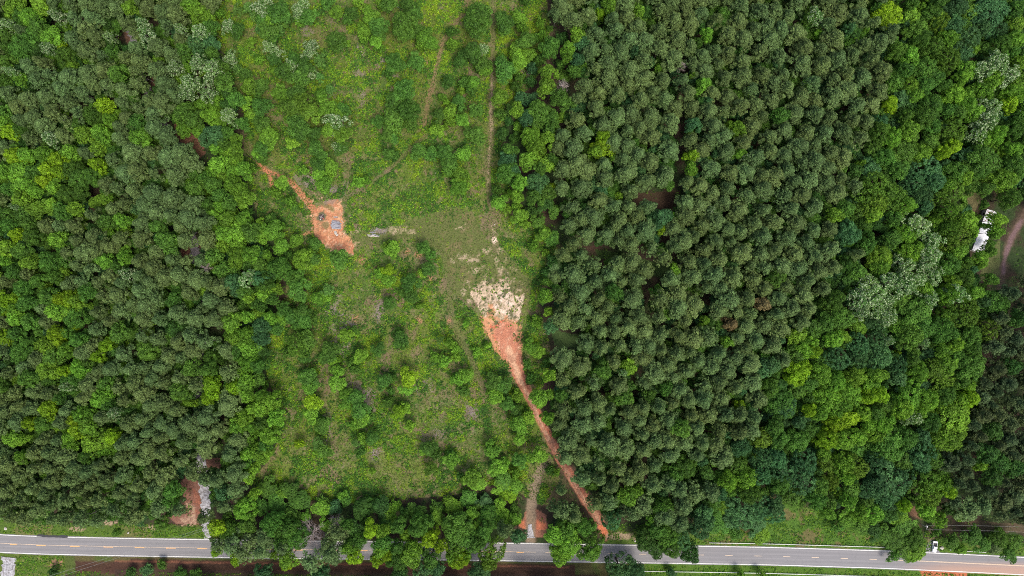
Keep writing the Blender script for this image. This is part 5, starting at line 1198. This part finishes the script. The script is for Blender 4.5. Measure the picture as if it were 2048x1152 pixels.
# ------------------------------------------------------------------ long white-roofed building in the trees, small grey shed
def roof_mat(name, base, rust, thr):
    m, t, out = new_mat(name)
    tc = N(t, "ShaderNodeTexCoord"); mp = N(t, "ShaderNodeMapping"); mp.inputs['Scale'].default_value = (.5, 2.2, 1); t.links.new(tc.outputs['Object'], mp.inputs[0])
    nz = N(t, "ShaderNodeTexNoise"); nz.inputs['Scale'].default_value = 1.0; nz.inputs['Detail'].default_value = 5; t.links.new(mp.outputs[0], nz.inputs['Vector'])
    sx = N(t, "ShaderNodeSeparateXYZ"); t.links.new(tc.outputs['Object'], sx.inputs[0])
    yy = N(t, "ShaderNodeMapRange"); yy.inputs[1].default_value = 0; yy.inputs[2].default_value = 7; yy.inputs[3].default_value = 0; yy.inputs[4].default_value = .16; t.links.new(sx.outputs[1], yy.inputs[0])
    k = mathn(t, 'GREATER_THAN', mathn(t, 'ADD', nz.outputs[0], yy.outputs[0]), thr)
    c = mixc(t, k, base, rust)
    p = N(t, "ShaderNodeBsdfPrincipled"); t.links.new(c, p.inputs['Base Color']); p.inputs['Roughness'].default_value = .5
    t.links.new(p.outputs[0], out.inputs[0]); return m
M_SID = simple_mat("pale_siding", (.6, .58, .53), .7, 3)
def shed(name, px, py, L, W, H, rz, label, cat, rm):
    root = obj(name, None, loc=(*G(px, py)[:2], 0), rot=(0, 0, rz)); tag(root, label, cat)
    g = Geo(); g.box((0, 0, H / 2), (W - .4, L - .4, H)); obj('wall', g.mesh('wall', M_SID), root)
    g = Geo(); n = int(L / .45); rise = .45
    for i in range(n):      # ribbed sheets running down each slope
        y0 = -L / 2 + L * i / n; y1 = -L / 2 + L * (i + 1) / n; dz = .03 * (i % 2)
        for s in (-1, 1):
            V = [(s * W / 2, y0, H + dz), (s * W / 2, y1 - .02, H + dz), (0, y1 - .02, H + rise + dz), (0, y0, H + rise + dz)]
            V += [(a, b3, z - .06) for a, b3, z in V]
            F = [[0, 1, 2, 3], [7, 6, 5, 4], [0, 4, 5, 1], [1, 5, 6, 2], [3, 2, 6, 7], [0, 3, 7, 4]]
            g.add(V, F if s < 0 else F)
    obj('roof', g.mesh('roof', rm), root)
    for s in (-1, 1):
        for y in np.linspace(-L / 2 + 2, L / 2 - 2, max(2, int(L / 4))):
            g = Geo(); g.box((s * (W / 2 - .18), y, H * .55), (.08, .9, .9)); obj('window', g.mesh('window', M_GLS), root)
    g = Geo(); g.box((-(W / 2 - .17), 0.3, 1.0), (.08, .9, 2.0)); dd_ = obj('door', g.mesh('door', M_POST), root)
    g = Geo(); g.box((-(W / 2 - .11), 0.6, 1.0), (.05, .06, .06)); obj('handle', g.mesh('handle', M_RIM), dd_)
shed('mobile_home', 1960, 464, 18, 4.6, 2.9, R(-20), "long white roofed mobile home partly covered by trees", "mobile home", roof_mat("white_roof", (.70, .71, .73), (.20, .10, .09), .68))
shed('shed', 2027, 222, 5.2, 2.6, 2.6, R(-28), "small grey roofed shed among trees near the upper right corner", "shed", roof_mat("grey_roof", (.42, .40, .43), (.12, .08, .07), .62))

n_obj = len(SC.objects)
print("objects", n_obj)
